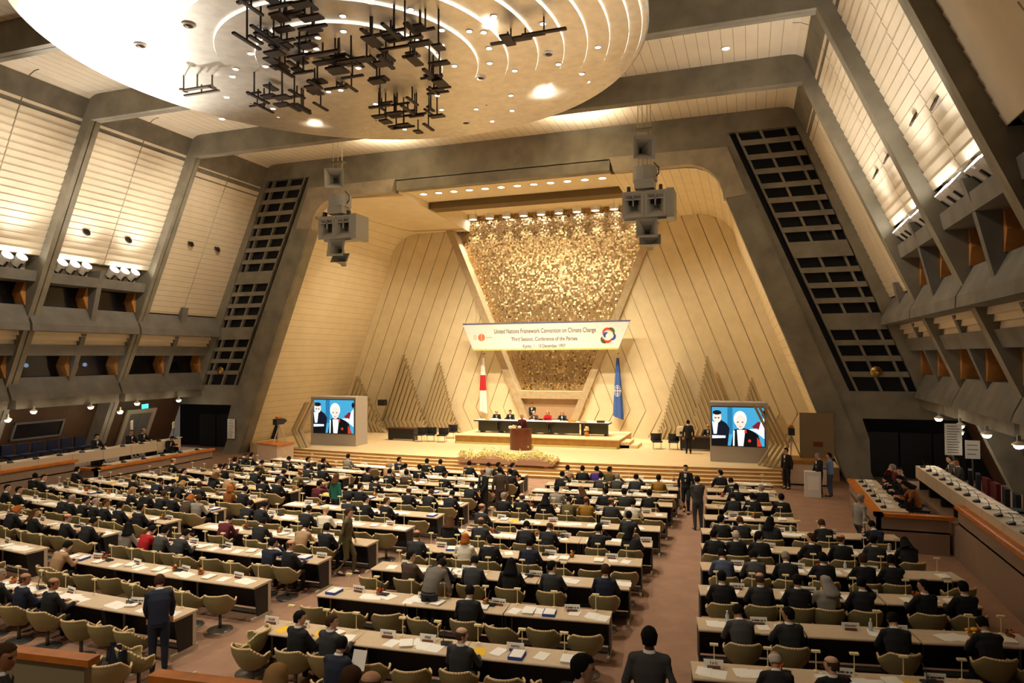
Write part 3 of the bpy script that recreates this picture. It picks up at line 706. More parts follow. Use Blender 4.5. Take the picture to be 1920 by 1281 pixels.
# big video cubes with their pictures
def figure_panel(parent, y, cx, z0, w, h):
    """the picture on the screen: two men before a blue wall"""
    def em(n, c, s=1.0): return mat(n, (0, 0, 0), .9, emit=c, estr=s)
    def flat(name, pts, mt_, k):
        q = MB(); q.add([(cx + a * w, y - .004 * k, z0 + b * h) for a, b in pts], [tuple(range(len(pts)))]); part(q, name, mt_, parent)
    def ell(a, b, ra, rb, n=18): return [(a + ra * math.cos(2 * PI * i / n), b + rb * math.sin(2 * PI * i / n)) for i in range(n)]
    B_, D_, S_, W_ = em('screen blue', rgb(70, 170, 214), 1.1), em('screen dark', rgb(12, 22, 40)), em('screen skin', rgb(250, 232, 214), 1.1), em('screen white', rgb(240, 252, 255), 1.2)
    flat('picture', [(-.5, 0), (.5, 0), (.5, 1), (-.5, 1)], B_, 1)
    flat('picture', [(-.2, .3), (-.1, .3), (-.1, 1), (-.2, 1)], em('screen blue deep', rgb(40, 130, 180)), 2)
    flat('picture', [(-.5, .0), (-.2, .0), (-.16, .45), (-.22, .58), (-.34, .68), (-.5, .6)], D_, 3)
    flat('picture', [(-.47, .3), (-.41, .3), (-.38, .6), (-.5, .62)], W_, 4)
    flat('picture', ell(-.4, .74, .085, .15), S_, 4); flat('picture', ell(-.4, .86, .085, .06), D_, 5)
    flat('picture', ell(-.43, .72, .02, .016, 8), D_, 6); flat('picture', ell(-.37, .72, .02, .016, 8), D_, 6)
    flat('picture', [(-.5, .18), (-.24, .2), (-.24, .26), (-.5, .26)], W_, 5); flat('picture', [(-.5, 0), (-.22, 0), (-.22, .18), (-.5, .18)], em('screen black', rgb(6, 8, 14)), 5)
    flat('picture', [(-.14, 0), (.45, 0), (.38, .3), (.25, .42), (.08, .48), (-.08, .42)], em('screen black', (0, 0, 0)), 7)
    flat('picture', [(.0, 0), (.1, 0), (.14, .42), (-.02, .42)], W_, 8); flat('picture', [(-.1, 0), (-.07, 0), (-.06, .4), (-.09, .4)], W_, 8)
    flat('picture', [(.12, .34), (.17, .34), (.16, .44), (.13, .44)], em('screen red', rgb(226, 60, 40)), 9); flat('picture', ell(.22, .14, .03, .04), em('screen red', (0, 0, 0)), 9)
    flat('picture', [(.36, 0), (.44, .0), (.42, .14), (.36, .24)], em('screen red', (0, 0, 0)), 9)
    flat('picture', ell(.045, .7, .125, .21), W_, 10); flat('picture', ell(.05, .62, .095, .19), S_, 11); flat('picture', ell(.13, .7, .02, .07), S_, 12)
    for a in (.0, .09): flat('picture', ell(a, .62, .02, .014, 8), D_, 12)
    flat('picture', ell(.045, .5, .03, .01, 8), em('screen lip', rgb(190, 110, 90)), 12)
    flat('picture', [(.26, .5), (.42, .38), (.5, .3), (.5, .62), (.38, .64)], em('screen burgundy', rgb(140, 30, 50)), 6); flat('picture', [(.38, .36), (.5, .28), (.5, .74), (.44, .66)], W_, 7)
    flat('picture', [(.2, .44), (.34, .36), (.5, .2), (.5, .32), (.36, .46)], W_, 8); flat('picture', ell(.48, .85, .03, .08), D_, 7)
def video_cube(x0, x1, y0, depth, z1, px0, px1, pz0, pz1, rz, label):
    cx = (x0 + x1) / 2; w = x1 - x0
    r = empty('video_screen', (cx, y0, ZS), rz); tag(r, label, 'screen')
    q = MB(); q.box((-w / 2, 0, 0), (w / 2, depth, z1 - ZS)); part(q, 'cabinet', mat('light grey cabinet', rgb(182, 174, 166), .5), r)
    q = MB(); q.box((px0 - cx - .04, -.02, pz0 - ZS - .04), (px1 - cx + .04, .02, pz1 - ZS + .04)); bz = part(q, 'bezel', blackp, r)
    figure_panel(bz, -.025, (px0 + px1) / 2 - cx, pz0 - ZS, px1 - px0, pz1 - pz0)
y0 = 34.9
a, b_ = ony(583, 790, y0), ony(667, 790, y0); t = ony(600, 744, y0).z
video_cube(a.x, b_.x, y0, 1.3, t, ony(589, 790, y0).x, ony(664, 790, y0).x, ony(620, 812, y0).z, ony(620, 750, y0).z, .0, 'big grey video cube showing two men, by the red disc flag side')
a, b_ = ony(1331, 800, y0), ony(1440, 800, y0); t = ony(1380, 755, y0).z
video_cube(a.x, b_.x, y0, 1.3, t, ony(1335, 790, y0).x, ony(1433, 790, y0).x, ony(1380, 836, y0).z, ony(1380, 764, y0).z, .0, 'big grey video cube showing two men, by guards and camera box')
# slatted screens like mountains
slat_m = mat('grey green slat', rgb(182, 162, 122), .7)
def mountain(xa, xb, zap, lean, label, y):
    r = empty('slatted_screen', ((xa + xb) / 2, y, ZS)); tag(r, label, 'screen', None)
    n = 21; tall = xa
    for k in range(n):
        t = k / (n - 1); x = xa + (xb - xa) * t; h = .35 + (zap - ZS - .35) * (1 - t)
        x -= (xa + xb) / 2
        q = MB(); d = .06; yy = .1 * (k % 2)
        kz = min(1.3, h)
        sg = 1 if lean > 0 else -1
        # foot bends back at the knee
        q.hexa([(x + sg * .3 - d, yy, 0), (x + sg * .3 + d, yy, 0), (x + sg * .3 + d, yy + .3, 0), (x + sg * .3 - d, yy + .3, 0), (x - d, yy, kz * .6), (x + d, yy, kz * .6), (x + d, yy + .3, kz * .6), (x - d, yy + .3, kz * .6)])
        if h > kz * .6:
            e = lean * (h - kz * .6)
            q.hexa([(x - d, yy, kz * .6), (x + d, yy, kz * .6), (x + d, yy + .3, kz * .6), (x - d, yy + .3, kz * .6), (x + e - d, yy, h), (x + e + d, yy, h), (x + e + d, yy + .3, h), (x + e - d, yy + .3, h)])
        part(q, 'slat', slat_m, r)
ym_ = 42.6
X = lambda u, v: ony(u, v, ym_).x
Zp = lambda u, v: ony(u, v, ym_).z
mountain(X(716, 800), X(800, 800), Zp(762, 665), .36, 'tall slatted mountain screen beside the video cube with red disc flag', ym_)
mountain(X(780, 800), X(850, 800), Zp(818, 680), .36, 'slatted mountain screen behind the row of black chairs', ym_ + .5)
mountain(X(655, 790), X(728, 800), Zp(690, 705), .36, 'slatted mountain screen partly behind the red disc flag video cube', ym_ - .9)
mountain(X(1316, 800), X(1230, 805), Zp(1275, 680), -.36, 'slatted mountain screen behind the two black chairs', ym_ + .5)
mountain(X(1378, 800), X(1290, 805), Zp(1325, 668), -.36, 'tallest slatted mountain screen behind the projector desk', ym_)
mountain(X(1448, 790), X(1375, 800), Zp(1400, 708), -.36, 'slatted mountain screen rising behind the guards video cube', ym_ - .9)
def bent_post(xt, zt, xk, zk, xb, zb, y, label):
    r = empty('bent_post', (xk, y, 0)); tag(r, label, 'post', 'bent posts at the ends of the stage steps')
    for nm, p, q2 in (('upper_leg', (xt, zt), (xk, zk)), ('lower_leg', (xk, zk), (xb, zb))):
        q = MB(); d = .06
        q.hexa([(q2[0] - d - xk, -.15, q2[1]), (q2[0] + d - xk, -.15, q2[1]), (q2[0] + d - xk, .15, q2[1]), (q2[0] - d - xk, .15, q2[1]), (p[0] - d - xk, -.15, p[1]), (p[0] + d - xk, -.15, p[1]), (p[0] + d - xk, .15, p[1]), (p[0] - d - xk, .15, p[1])])
        part(q, nm, slat_m, r)
for k in range(4):
    dxx = -.2 * k
    bent_post(.78 + dxx, 3.4, 1.6 + dxx, 1.62, .9 + dxx, .5, 33.6 + .25 * k, 'grey bent post by the guards, %s of four from them' % ORD[k + 1])
for k in range(2):
    dxx = .22 * k
    bent_post(-23.7 + dxx, 3.2, -24.6 + dxx, 1.6, -23.95 + dxx, .45, 33.4 + .3 * k, 'grey bent post by the white draped camera box, %s' % ('outer' if k == 0 else 'inner'))
# camera boxes and tripods
r = empty('camera_platform', (-24.2, 31.2, 0)); tag(r, 'white draped camera platform beside the stage steps', 'platform')
q = MB(); q.prism([(-.95, -.2), (.75, -.75), (.85, .5), (-.9, .9)], lambda p, t: (p[0], p[1], t), 0, 1.1); part(q, 'drape', mat('white drape', rgb(222, 196, 166), .9, noise=.06), r)
q = MB(); q.prism([(-1.0, -.22), (.8, -.8), (.9, .55), (-.95, .95)], lambda p, t: (p[0], p[1], t), 1.1, 1.15); part(q, 'top', orange_wood, r)
r = empty('camera_platform', (2.4, 33.4, 0)); tag(r, 'beige camera platform with brown top behind the guards', 'platform')
q = MB(); q.box((-.85, -.5, .08), (.9, .9, .95)); part(q, 'body', mat('white drape', (0, 0, 0)), r)
q = MB(); q.box((-.9, -.55, .95), (.95, .95, 1.12)); part(q, 'top', stair_wood, r)
q = MB(); q.box((-.8, -.45, 0), (.85, .8, .08)); part(q, 'plinth', blackp, r)
def tripod(loc, label):
    r = empty('video_camera', loc); tag(r, label, 'camera')
    for k in range(3):
        a = 2 * PI * k / 3 + .4; q = MB(); q.tube([(.42 * math.cos(a), .42 * math.sin(a), 0), (0, 0, .95)], .03, 6); part(q, 'tripod_leg', leg_m, r)
    q = MB(); q.box((-.13, -.35, 1.0), (.13, .3, 1.3)); cb = part(q, 'camera_body', blackp, r)
    q = MB(); q.tube([(0, .3, 1.15), (0, .55, 1.15)], .09, 10); part(q, 'lens', blackp, cb)
    q = MB(); q.box((-.1, -.2, 1.32), (.1, .1, 1.42)); part(q, 'viewfinder', orange_wood, cb)
tripod((-23.9, 31.2, 1.15), 'video camera on tripod on white draped platform')
tripod((1.75, 33.8, 1.12), 'video camera on tripod on beige platform behind the guards')
q = MB(); q.box((-.5, 0, 0), (.9, .12, 2.0)); o = q.build('display_board', mat('khaki board', rgb(140, 120, 88), .8), None, False, (2.6, 33.72, 1.12)); tag(o, 'khaki board standing on the beige camera platform', 'board')
q = MB(); q.box((.05, -.01, .5), (.45, 0, .72)); part(q, 'red_label', mat('dull red', rgb(120, 52, 34), .8), o)
q = MB(); q.box((-.3, -.2, 0), (.3, .22, 1.02)); o = q.build('display_stand', white_p, None, False, (2.35, 30.5, 0)); tag(o, 'white pedestal box standing before the guards', 'pedestal')
q = MB(); q.box((-.2, -.21, .3), (.22, -.2, .85)); part(q, 'notice', paper_m, o)
# small desks and chairs on the stage
def small_desk(x0, x1, y, label):
    r = empty('side_desk', ((x0 + x1) / 2, y, ZS)); tag(r, label, 'desk'); w = (x1 - x0) / 2
    q = MB(); q.box((-w - .08, -.1, .7), (w + .08, .6, .76)); part(q, 'top', mat('dark red wood', rgb(66, 34, 26), .4), r)
    q = MB(); q.box((-w, 0, .1), (w, .05, .7)); part(q, 'front_panel', blackp, r)
    for s in (-1, 1):
        q = MB(); q.box((s * (w - .04) - .03, .05, 0), (s * (w - .04) + .03, .55, .7)); part(q, 'leg', blackp, r)
small_desk(-21.2, -19.45, 38.2, 'dark side desk beside the row of four black chairs')
small_desk(-3.6, -1.7, 38.5, 'dark side desk with white projector, by the guards video cube')
q = MB(); q.box((-.4, -.2, 0), (.3, .3, .42)); q.box((-.35, -.15, .42), (.3, .3, .5)); o = q.build('projector', mat('ivory case', rgb(236, 218, 180), .5), None, False, (-3.4, 38.7, ZS + .76)); tag(o, 'ivory boxy projector on the dark side desk', 'projector')
q = MB(); q.tube([(-.15, -.2, .2), (-.15, -.3, .2)], .07, 10); part(q, 'lens', blackp, o)
def stage_chair():
    r = empty('stage_chair', (0, 0, 0))
    q = MB(); q.grid(lambda s, t: (.3 * math.sin((s - .5) * 3.4), .26 - .3 * math.cos((s - .5) * 3.4) * -1 * -.8 + .1, .42 + t * .42), 12, 4); part(q, 'backrest', blackp, r)
    q = MB(); q.box((-.27, -.27, .38), (.27, .25, .45)); part(q, 'seat', blackp, r)
    for sx in (-1, 1):
        for sy in (-1, 1):
            q = MB(); q.tube([(sx * .22, sy * .2, 0), (sx * .2, sy * .16, .4)], .014, 6); part(q, 'leg', mat('chrome', rgb(220, 214, 200), .15, 1.), r)
    return r
sc0 = None
for i, (u, v) in enumerate([(787, 828), (808, 828), (829, 829), (846, 822), (1232, 842), (1263, 843)]):
    p = onz(u, v, ZS)
    if sc0 is None: sc0 = stage_chair(); o = sc0; o.location = p
    else: o = dup(sc0, p, R_.uniform(-.3, .3))
    tag(o, ('black chair with chrome legs on stage, %s of four from the dark side desk' % ORD[i + 1]) if i < 4 else ('black chair with chrome legs on stage %s' % ('beside dais steps' if i == 4 else 'beside projector desk')), 'chair', 'black stage chairs')
q = MB(); q.box((-.25, -.2, -.2), (.25, .2, .2)); p = ony(717, 755, 42.0); o = q.build('monitor_speaker', blackp, None, False, p); tag(o, 'small black box speaker hung before the slatted screens', 'speaker')
q = MB(); q.tube([(0, .2, 0), (0, 2.0, 0)], .03, 6); part(q, 'bracket', blackp, o)
# ================================================================ gallery stands
def cap_run(m, pts, w, h, z): 
    for (a, b) in zip(pts, pts[1:]):
        d = Vector((b[0] - a[0], b[1] - a[1], 0)).normalized(); n = Vector((-d.y, d.x, 0)) * w / 2; d = d * w / 2
        A, B = Vector((a[0], a[1], z)) - d, Vector((b[0], b[1], z)) + d
        m.hexa([A - n, B - n, B + n, A + n, A - n + Vector((0, 0, h)), B - n + Vector((0, 0, h)), B + n + Vector((0, 0, h)), A + n + Vector((0, 0, h))])
desk_white = mat('white desk front', rgb(214, 196, 170), .6)
def stand(name, fx, bx, y0, y1, zt, lab):
    m = MB(); lo, hi = (min(fx, bx), max(fx, bx)); m.box((lo, y0, 0), (hi, y1, zt - .35)); 
    s = 1 if bx > fx else -1
    m.box((min(fx, fx + s * .12), y0, zt - .4), (max(fx, fx + s * .12), y1, zt)); m.box((lo, y0, zt - .4), (hi, y0 + .12, zt))
    o = m.build(name, pink_wall); struct(o, lab)
    c = MB(); cap_run(c, [(bx, y0 + .06), (fx + s * .06, y0 + .06), (fx + s * .06, y1)], .24, .1, zt); struct(c.build('trim_1', orange_wood), 'orange wooden capping rail')
def gallery_desk(fx, s, y0, y1, zf, zt, label, grp):
    r = empty('gallery_desk', (fx, (y0 + y1) / 2, zf)); tag(r, label, 'desk', grp); h = (y1 - y0) / 2 - .01
    q = MB(); q.box((min(0, s * .7), -h, zt - zf - .05), (max(0, s * .7), h, zt - zf)); part(q, 'top', desk_white, r)
    q = MB(); q.box((min(0, s * .05), -h, zt - zf - .42), (max(0, s * .05), h, zt - zf - .05)); part(q, 'front_panel', desk_white, r)
    for e in (-1, 1):
        q = MB(); q.box((min(s * .1, s * .65), e * (h - .05) - .02, 0), (max(s * .1, s * .65), e * (h - .05) + .02, zt - zf - .05)); part(q, 'leg', blackp, r)
stand('wall_gallery_low_right', 3.45, 5.3, 22.65, 28.5, 1.0, 'pinkish wall of the lower side stand')
stand('wall_gallery_high_right', 5.4, 9.3, 10, 22.2, 1.42, 'pinkish wall of the upper side stand')
m = MB(); m.box((5.4, 22.2, 0), (9.5, 30, .9)); struct(m.build('floor_terrace', pink_wall))
stand('wall_gallery_low_left', -26.5, -27.3, 22.4, 29.2, .92, 'pinkish wall of the lower side stand')
stand('wall_gallery_high_left', -27.35, -33, 10, 22.1, 1.3, 'pinkish wall of the upper side stand')
m = MB(); m.box((-33, 22.1, 0), (-28.0, 30, .9)); struct(m.build('floor_terrace', pink_wall))
for i in range(3):
    gallery_desk(3.62, 1, 22.88 + 1.85 * i, 24.68 + 1.85 * i, .655, 1.12, 'white topped desk of the lower guard side stand, %s from the stage' % ORD[3 - i], 'desks of the lower stand by guards')
for i in range(7):
    gallery_desk(5.57, 1, 17.7 + 1.5 * i, 19.2 + 1.5 * i, .905 if i > 2 else 1.075, 1.74, 'white fronted desk of the upper guard side stand, %s from the stage' % ORD[7 - i], 'desks of the upper stand by guards')
for i in range(3):
    gallery_desk(-26.65, -1, 23.4 + 1.9 * i, 25.25 + 1.9 * i, .575, 1.02, 'white topped desk of the lower exit sign stand, %s from the stage' % ORD[3 - i], 'desks of the lower stand by exit sign')
for i in range(7):
    gallery_desk(-27.5, -1, 17.6 + 1.5 * i, 19.1 + 1.5 * i, .955 if i < 3 else .905, 1.62, 'white fronted desk of the upper exit sign stand, %s from the stage' % ORD[7 - i], 'desks of the upper stand by exit sign')
# things on the stand desks
con_me = None
def console_obj():
    q = MB(); q.hexa([(-.11, -.09, 0), (.11, -.09, 0), (.11, .09, 0), (-.11, .09, 0), (-.11, -.09, .04), (.11, -.09, .04), (.11, .09, .1), (-.11, .09, .1)])
    o = q.build('microphone_console', console_m); q = MB(); q.tube([(.06, .06, .08), (.06, .03, .25), (.06, -.05, .33)], .01, 5); q.ball((.06, -.06, .335), .018, 6, 4); part(q, 'gooseneck', console_m, o)
    return o
CON0 = None
def console(loc, rz, label, grp):
    global CON0
    if CON0 is None: CON0 = console_obj(); o = CON0; o.location = loc; o.rotation_euler = (0, 0, rz)
    else: o = dup(CON0, loc, rz)
    o.scale = (.8, .8, .8)
    return tag(o, label, 'console', grp)
SHEET = []
for k, (w, d, h, mt_) in enumerate([(.21, .3, .004, paper_m), (.42, .3, .006, paper_m), (.22, .3, .03, paper_m), (.21, .3, .004, paper_y), (.24, .31, .05, paper_b)]):
    q = MB(); q.box((-w / 2, -d / 2, 0), (w / 2, d / 2, h)); 
    if k == 1: q.box((-.25, -.12, h), (-.02, .17, h + .004))
    if k == 2: q.box((-.09, -.17, h), (.12, .13, h + .006))
    if k == 4: q.box((-.1, -.14, h), (.11, .16, h + .004), 1)
    SHEET.append(q.mesh('paper_sheet', [mt_, paper_m] if k == 4 else mt_))
def sheet(k, loc, rz, label, grp):
    return tag(link('paper_sheet' if k in (0, 3) else 'paper_pile', SHEET[k], None, loc, rz), label, 'papers', grp)
def stand_items(x, s, y0, y1, z, n, where, seed):
    rr = random.Random(seed)
    for i in range(n):
        y = y0 + (y1 - y0) * (i + .5) / n
        console((x + s * .14, y, z), s * PI / 2 * -1, 'black microphone console on %s, %s from the stage' % (where, ORD[n - i]), 'consoles on the side stands')
        for rep in range(2):
            y += .22 * rep
            sheet(rr.choice([0, 1, 2]), (x + s * rr.uniform(.3, .52), y + .2, z + .004 * rep), rr.uniform(1.2, 1.9), 'white papers on %s, %s %s console from the stage' % (where, 'beside' if rep == 0 else 'just beyond', ORD[n - i]), 'papers on the side stands')
stand_items(3.6, 1, 22.9, 28.2, 1.12, 6, 'lower stand by guards', 1)
stand_items(5.57, 1, 17.8, 28.2, 1.74, 12, 'upper stand by guards', 2)
stand_items(-26.65, -1, 23.5, 29.0, 1.02, 5, 'lower stand by exit sign', 3)
stand_items(-27.5, -1, 18.0, 28.4, 1.62, 10, 'upper stand by exit sign', 4)
def theatre_seat(mt_, n):
    r = empty('theatre_seat', (0, 0, 0))
    q = MB(); q.box((-.26, .18, .38), (.26, .3, .92)); part(q, 'backrest', mt_, r)
    q = MB(); q.box((-.25, -.28, .36), (.25, .18, .46)); part(q, 'seat', mt_, r)
    q = MB(); q.box((-.05, -.05, 0), (.05, .05, .36)); part(q, 'pedestal', blackp, r); return r
a = None
for i in range(9):
    p = (-31.6, 20.2 + i * .72, .956 if i < 3 else .906)
    if a is None: a = theatre_seat(blue_seat, 0); a.location = p; a.rotation_euler = (0, 0, PI / 2); o = a
    else: o = dup(a, p, PI / 2)
    tag(o, 'dark blue theatre seat in wall row under the wide window, %s from the stage' % ORD[9 - i], 'seat', 'blue seats by the wall')
a = None; b_ = None
for i in range(11):
    p = (6.75, 18.6 + i * .86, .906 if i > 4 else 1.076); red = i in (7, 8)
    if not red:
        if a is None: a = theatre_seat(blackp, 0); a.location = p; a.rotation_euler = (0, 0, -PI / 2); o = a
        else: o = dup(a, p, -PI / 2 + R_.uniform(-.3, .3))
    else:
        if b_ is None: b_ = theatre_seat(red_seat, 0); b_.location = p; b_.rotation_euler = (0, 0, -PI / 2); o = b_
        else: o = dup(b_, p, -PI / 2)
    tag(o, '%s seat behind the upper stand desks by guards, %s from the stage' % ('dull red' if red else 'black', ORD[11 - i]), 'seat', None)
# ================================================================ wall lamps, notices, signs
def wall_lamp(p, label):
    r = empty('wall_lamp', p); tag(r, label, 'lamp')
    q = MB(); q.box((-.05, -.05, .1), (.05, .05, .3)); part(q, 'bracket', grey_m, r)
    q = MB(); q.lathe([(.05, .12), (.2, .02), (.21, -.02)], 14); part(q, 'shade', mat('pale shade', rgb(230, 210, 180), .5), r, True)
    q = MB(); q.ball((0, 0, -.04), (.16, .16, .12), 10, 6); part(q, 'bulb', lamp_hot, r, True); r.scale = (.8, .8, .8)
wl = [onx(u, v, -31.5) for u, v in ((63, 762), (170, 757), (257, 750), (335, 746))]
for i, p in enumerate(wl): wall_lamp((p.x, p.y, 3.3), 'small bright lamp under exit sign side balcony, %s from the stage' % ORD[4 - i])
wr = [onx(u, v, 6.75) for u, v in ((1760, 770), (1800, 782), (1850, 797), (1910, 815))]
for i, p in enumerate(wr): wall_lamp((p.x, p.y, 3.3), 'small bright lamp under guard side balcony, %s from the stage' % ORD[i + 1])
wc = [(-31.7, 22.3, 3.0, 'on the column beside the wide dark window'), (-31.7, 28.2, 2.9, 'on the column beside the exit sign door'), (6.9, 28.0, 3.0, 'on the column beyond the white notice boards')]
for x, y, z, l in wc: wall_lamp((x, y, z), 'small bright lamp ' + l)
q = MB(); q.box((-.3, -.02, -.12), (.3, .02, .12)); p = onx(272, 762, -32.4); o = q.build('exit_sign', mat('exit green', (0, 0, 0), emit=rgb(60, 220, 200), estr=3), None, False, p, -PI / 2 + .3); tag(o, 'small lit green exit sign over the double door', 'sign')
def notice(p, w, h, rz, label, pole=None, lines=8):
    r = empty('notice_board', p, rz); tag(r, label, 'sign')
    q = MB(); q.box((-w / 2, -.02, -h / 2), (w / 2, .02, h / 2)); part(q, 'board', paper_m, r)
    q = MB()
    for k in range(lines):
        z = h / 2 - h * (k + 1) / (lines + 1); q.box((-w * .38, -.024, z - .012), (w * R_.uniform(.2, .38), -.021, z + .012))
    part(q, 'text_lines', mat('grey ink', rgb(120, 110, 104), .8), r)
    if pole:
        q = MB(); q.tube([(0, .03, -h / 2), (0, .03, -pole)], .025, 6); part(q, 'pole', metal_d, r)
notice((-29.3, YP - .2, 1.5), .52, 1.15, 0, 'tall white notice on the concrete leg beside the dark passage', None, 12)
notice((6.45, 26.9, 2.85), .5, 1.05, 0, 'taller white notice board on pole behind the upper stand', 1.95, 11)
notice((6.95, 26.7, 2.55), .42, .6, 0, 'shorter white notice board on pole behind the upper stand', 1.65, 3)
notice(onx(247, 798, -31.0), .6, .5, -.9, 'white placard on pole before the double door', 1.1, 2)
notice(onx(325, 797, -30.5), .8, .34, -.9, 'white placard on pole beside the dark folding doors', 1.0, 1)
# door and window in the side wall by the exit sign
def lean_x(z, off=0.): return XC - (20.7 + (3.45 - z) * .4203) + .03 + off
def lean_panel(m, y0, y1, z0, z1, off, th=.06, mi=0):
    m.hexa([(lean_x(z0, off), y0, z0), (lean_x(z0, off) + th, y0, z0), (lean_x(z0, off) + th, y1, z0), (lean_x(z0, off), y1, z0), (lean_x(z1, off), y0, z1), (lean_x(z1, off) + th, y0, z1), (lean_x(z1, off) + th, y1, z1), (lean_x(z1, off), y1, z1)], mi)
m = MB(); lean_panel(m, 30.1, 30.35, .4, 2.8, 0, .12); lean_panel(m, 31.9, 32.15, .4, 2.8, 0, .12); lean_panel(m, 30.35, 31.9, 2.55, 2.8, 0, .12)
dr = struct(m.build('door_5', mat('pale door frame', rgb(196, 180, 152), .6)), 'pale framed double door under the exit sign')
m = MB(); lean_panel(m, 30.35, 31.11, .4, 2.55, 0, .05); m.build('door_leaf', grey_m, dr); m = MB(); lean_panel(m, 31.14, 31.9, .4, 2.55, 0, .05); m.build('door_leaf', grey_m, dr)
m = MB(); lean_panel(m, 23.8, 26.4, 1.75, 1.85, 0, .1); lean_panel(m, 23.8, 26.4, 2.55, 2.65, 0, .1); lean_panel(m, 23.8, 23.9, 1.75, 2.65, 0, .1); lean_panel(m, 26.3, 26.4, 1.75, 2.65, 0, .1)
wn = struct(m.build('window_90', grey_m), 'wide dark window in the brown panelled wall'); m = MB(); lean_panel(m, 23.9, 26.3, 1.85, 2.55, 0, .04); m.build('pane', dark_glass, wn)
# floodlights on the booth ledges
def floodlight():
    r = empty('floodlight', (0, 0, 0))
    q = MB(); q.tube([(0, 0, 0), (0, 0, .34)], [.15, .17], 14); part(q, 'housing', white_p, r)
    q = MB(); q.disc((0, 0, .345), .165, 14); part(q, 'lens', lamp_hot, r)
    q = MB(); q.box((-.19, -.03, -.1), (-.16, .03, .2)); q.box((.16, -.03, -.1), (.19, .03, .2)); q.box((-.19, -.03, -.12), (.19, .03, -.08)); part(q, 'bracket', blackp, r); return r
fl0 = None; n_fl = 0
FL_POS = []
for sd in (-1, 1):
    for fy in (FR[3], FR[4]):
        for half, y0 in ((0, fy + .75), (1, fy + 3.5)):
            for k in range(3):
                y = y0 + .35 + k * .62; x = XC + sd * 17.72
                if fl0 is None: fl0 = floodlight(); o = fl0; o.location = (x, y, 9.85)
                else: o = dup(fl0, (x, y, 9.85))
                o.rotation_euler = (0, sd * -.85, 0); o.scale = (1.35, 1.35, 1.35)
                FL_POS.append((sd, x, y))
                tag(o, 'white floodlight, %s bay from the stage, %s side, %s of six' % ('second' if fy == FR[4] else 'third', 'exit sign' if sd < 0 else 'guard', ORD[6 - half * 3 - k]), 'floodlight', 'floodlights on the booth ledges')
# dark vents in the clapboard
q = MB(); q.lathe([(.19, 0), (.19, .05), (.15, .05), (.13, .0)], 16); q.disc((0, 0, .02), .15, 16, 1); vent_me = q.mesh('air_vent', [mat('vent rim', rgb(70, 52, 36), .6), black])
for i, (sd, y, z, w) in enumerate([(-1, 30.2, 12.0, 0), (-1, 32.2, 12.0, 0), (-1, 24.0, 11.6, 0), (-1, 26.3, 11.6, 0), (-1, 18.6, 11.6, 0), (1, 24.4, 11.9, 0), (1, 26.4, 11.9, 0), (1, 18.8, 11.7, 0), (1, 20.6, 11.9, 0)]):
    o = link('air_vent', vent_me, None, P(sd, hw_wall(z) - .1, y, z)); o.rotation_euler = (0, -sd * (PI / 2 - .4), 0)
    tag(o, 'round dark air vent, %s side, %s bay from stage, %s one' % ('exit sign' if sd < 0 else 'guard', 'first' if y > 28 else 'second' if y > 22 else 'third', 'stage side' if (y % 5.87) > 2.95 and i in (1, 3, 6, 8) else 'hall side'), 'vent', 'air vents in the clapboard')
for sd, u, v, l in ((-1, 413, 695, 'exit sign'), (1, 1643, 697, 'guard')):
    p = ony(u, v, YP - .05); q = MB(); q.lathe([(.0, .1), (.16, .08), (.24, .0)], 20); o = q.build('round_reflector', mat('brass', rgb(190, 160, 100), .3, 1.), None, True, p); o.rotation_euler = (PI / 2, 0, 0)
    tag(o, 'small round brass reflector on louvre panel, %s side' % l, 'reflector')
# ================================================================ people: bodies lofted, then fused into one surface
def V(*a): return Vector(a)
def fuse(mb, voxel, name, mats, pick=None):
    me = mb.mesh('tmp', mats[0]); o = bpy.data.objects.new('tmp', me); C.objects.link(o)
    md = o.modifiers.new('r', 'REMESH'); md.mode = 'VOXEL'; md.voxel_size = voxel; md.use_smooth_shade = True
    s = o.modifiers.new('s', 'SMOOTH'); s.factor = .5; s.iterations = 2
    r = bpy.data.meshes.new_from_object(o.evaluated_get(bpy.context.evaluated_depsgraph_get()))
    bpy.data.objects.remove(o); bpy.data.meshes.remove(me)
    r.name = name; r.materials.clear()
    for m in mats: r.materials.append(m)
    idx = [0] * len(r.polygons)
    if pick:
        for p in r.polygons: idx[p.index] = pick(p.center)
    r.polygons.foreach_set('material_index', idx)
    r.polygons.foreach_set('use_smooth', [True] * len(r.polygons)); r.update()
    return r
eye_m = mat('eye dark', (.02, .014, .01), .3); lip_m = mat('lip', rgb(160, 88, 74), .5)
def elbow(S, W, out):
    d = W - S; L = d.length; a, b = .29, .265
    if L > a + b - .01: W = S + d * ((a + b - .01) / L); d = W - S; L = d.length
    t = (a * a - b * b + L * L) / (2 * L); h = math.sqrt(max(0, a * a - t * t)); n = d.normalized()
    o = (out - n * out.dot(n)).normalized()
    return S + n * t + o * h, W
def tubev(mb, pts, rs, n=10):
    mb.tube(pts, rs, n); mb.ball(pts[0], rs[0], 10, 6); mb.ball(pts[-1], rs[-1], 10, 6)
    for p, r in zip(pts[1:-1], rs[1:-1]): mb.ball(p, r, 10, 6)
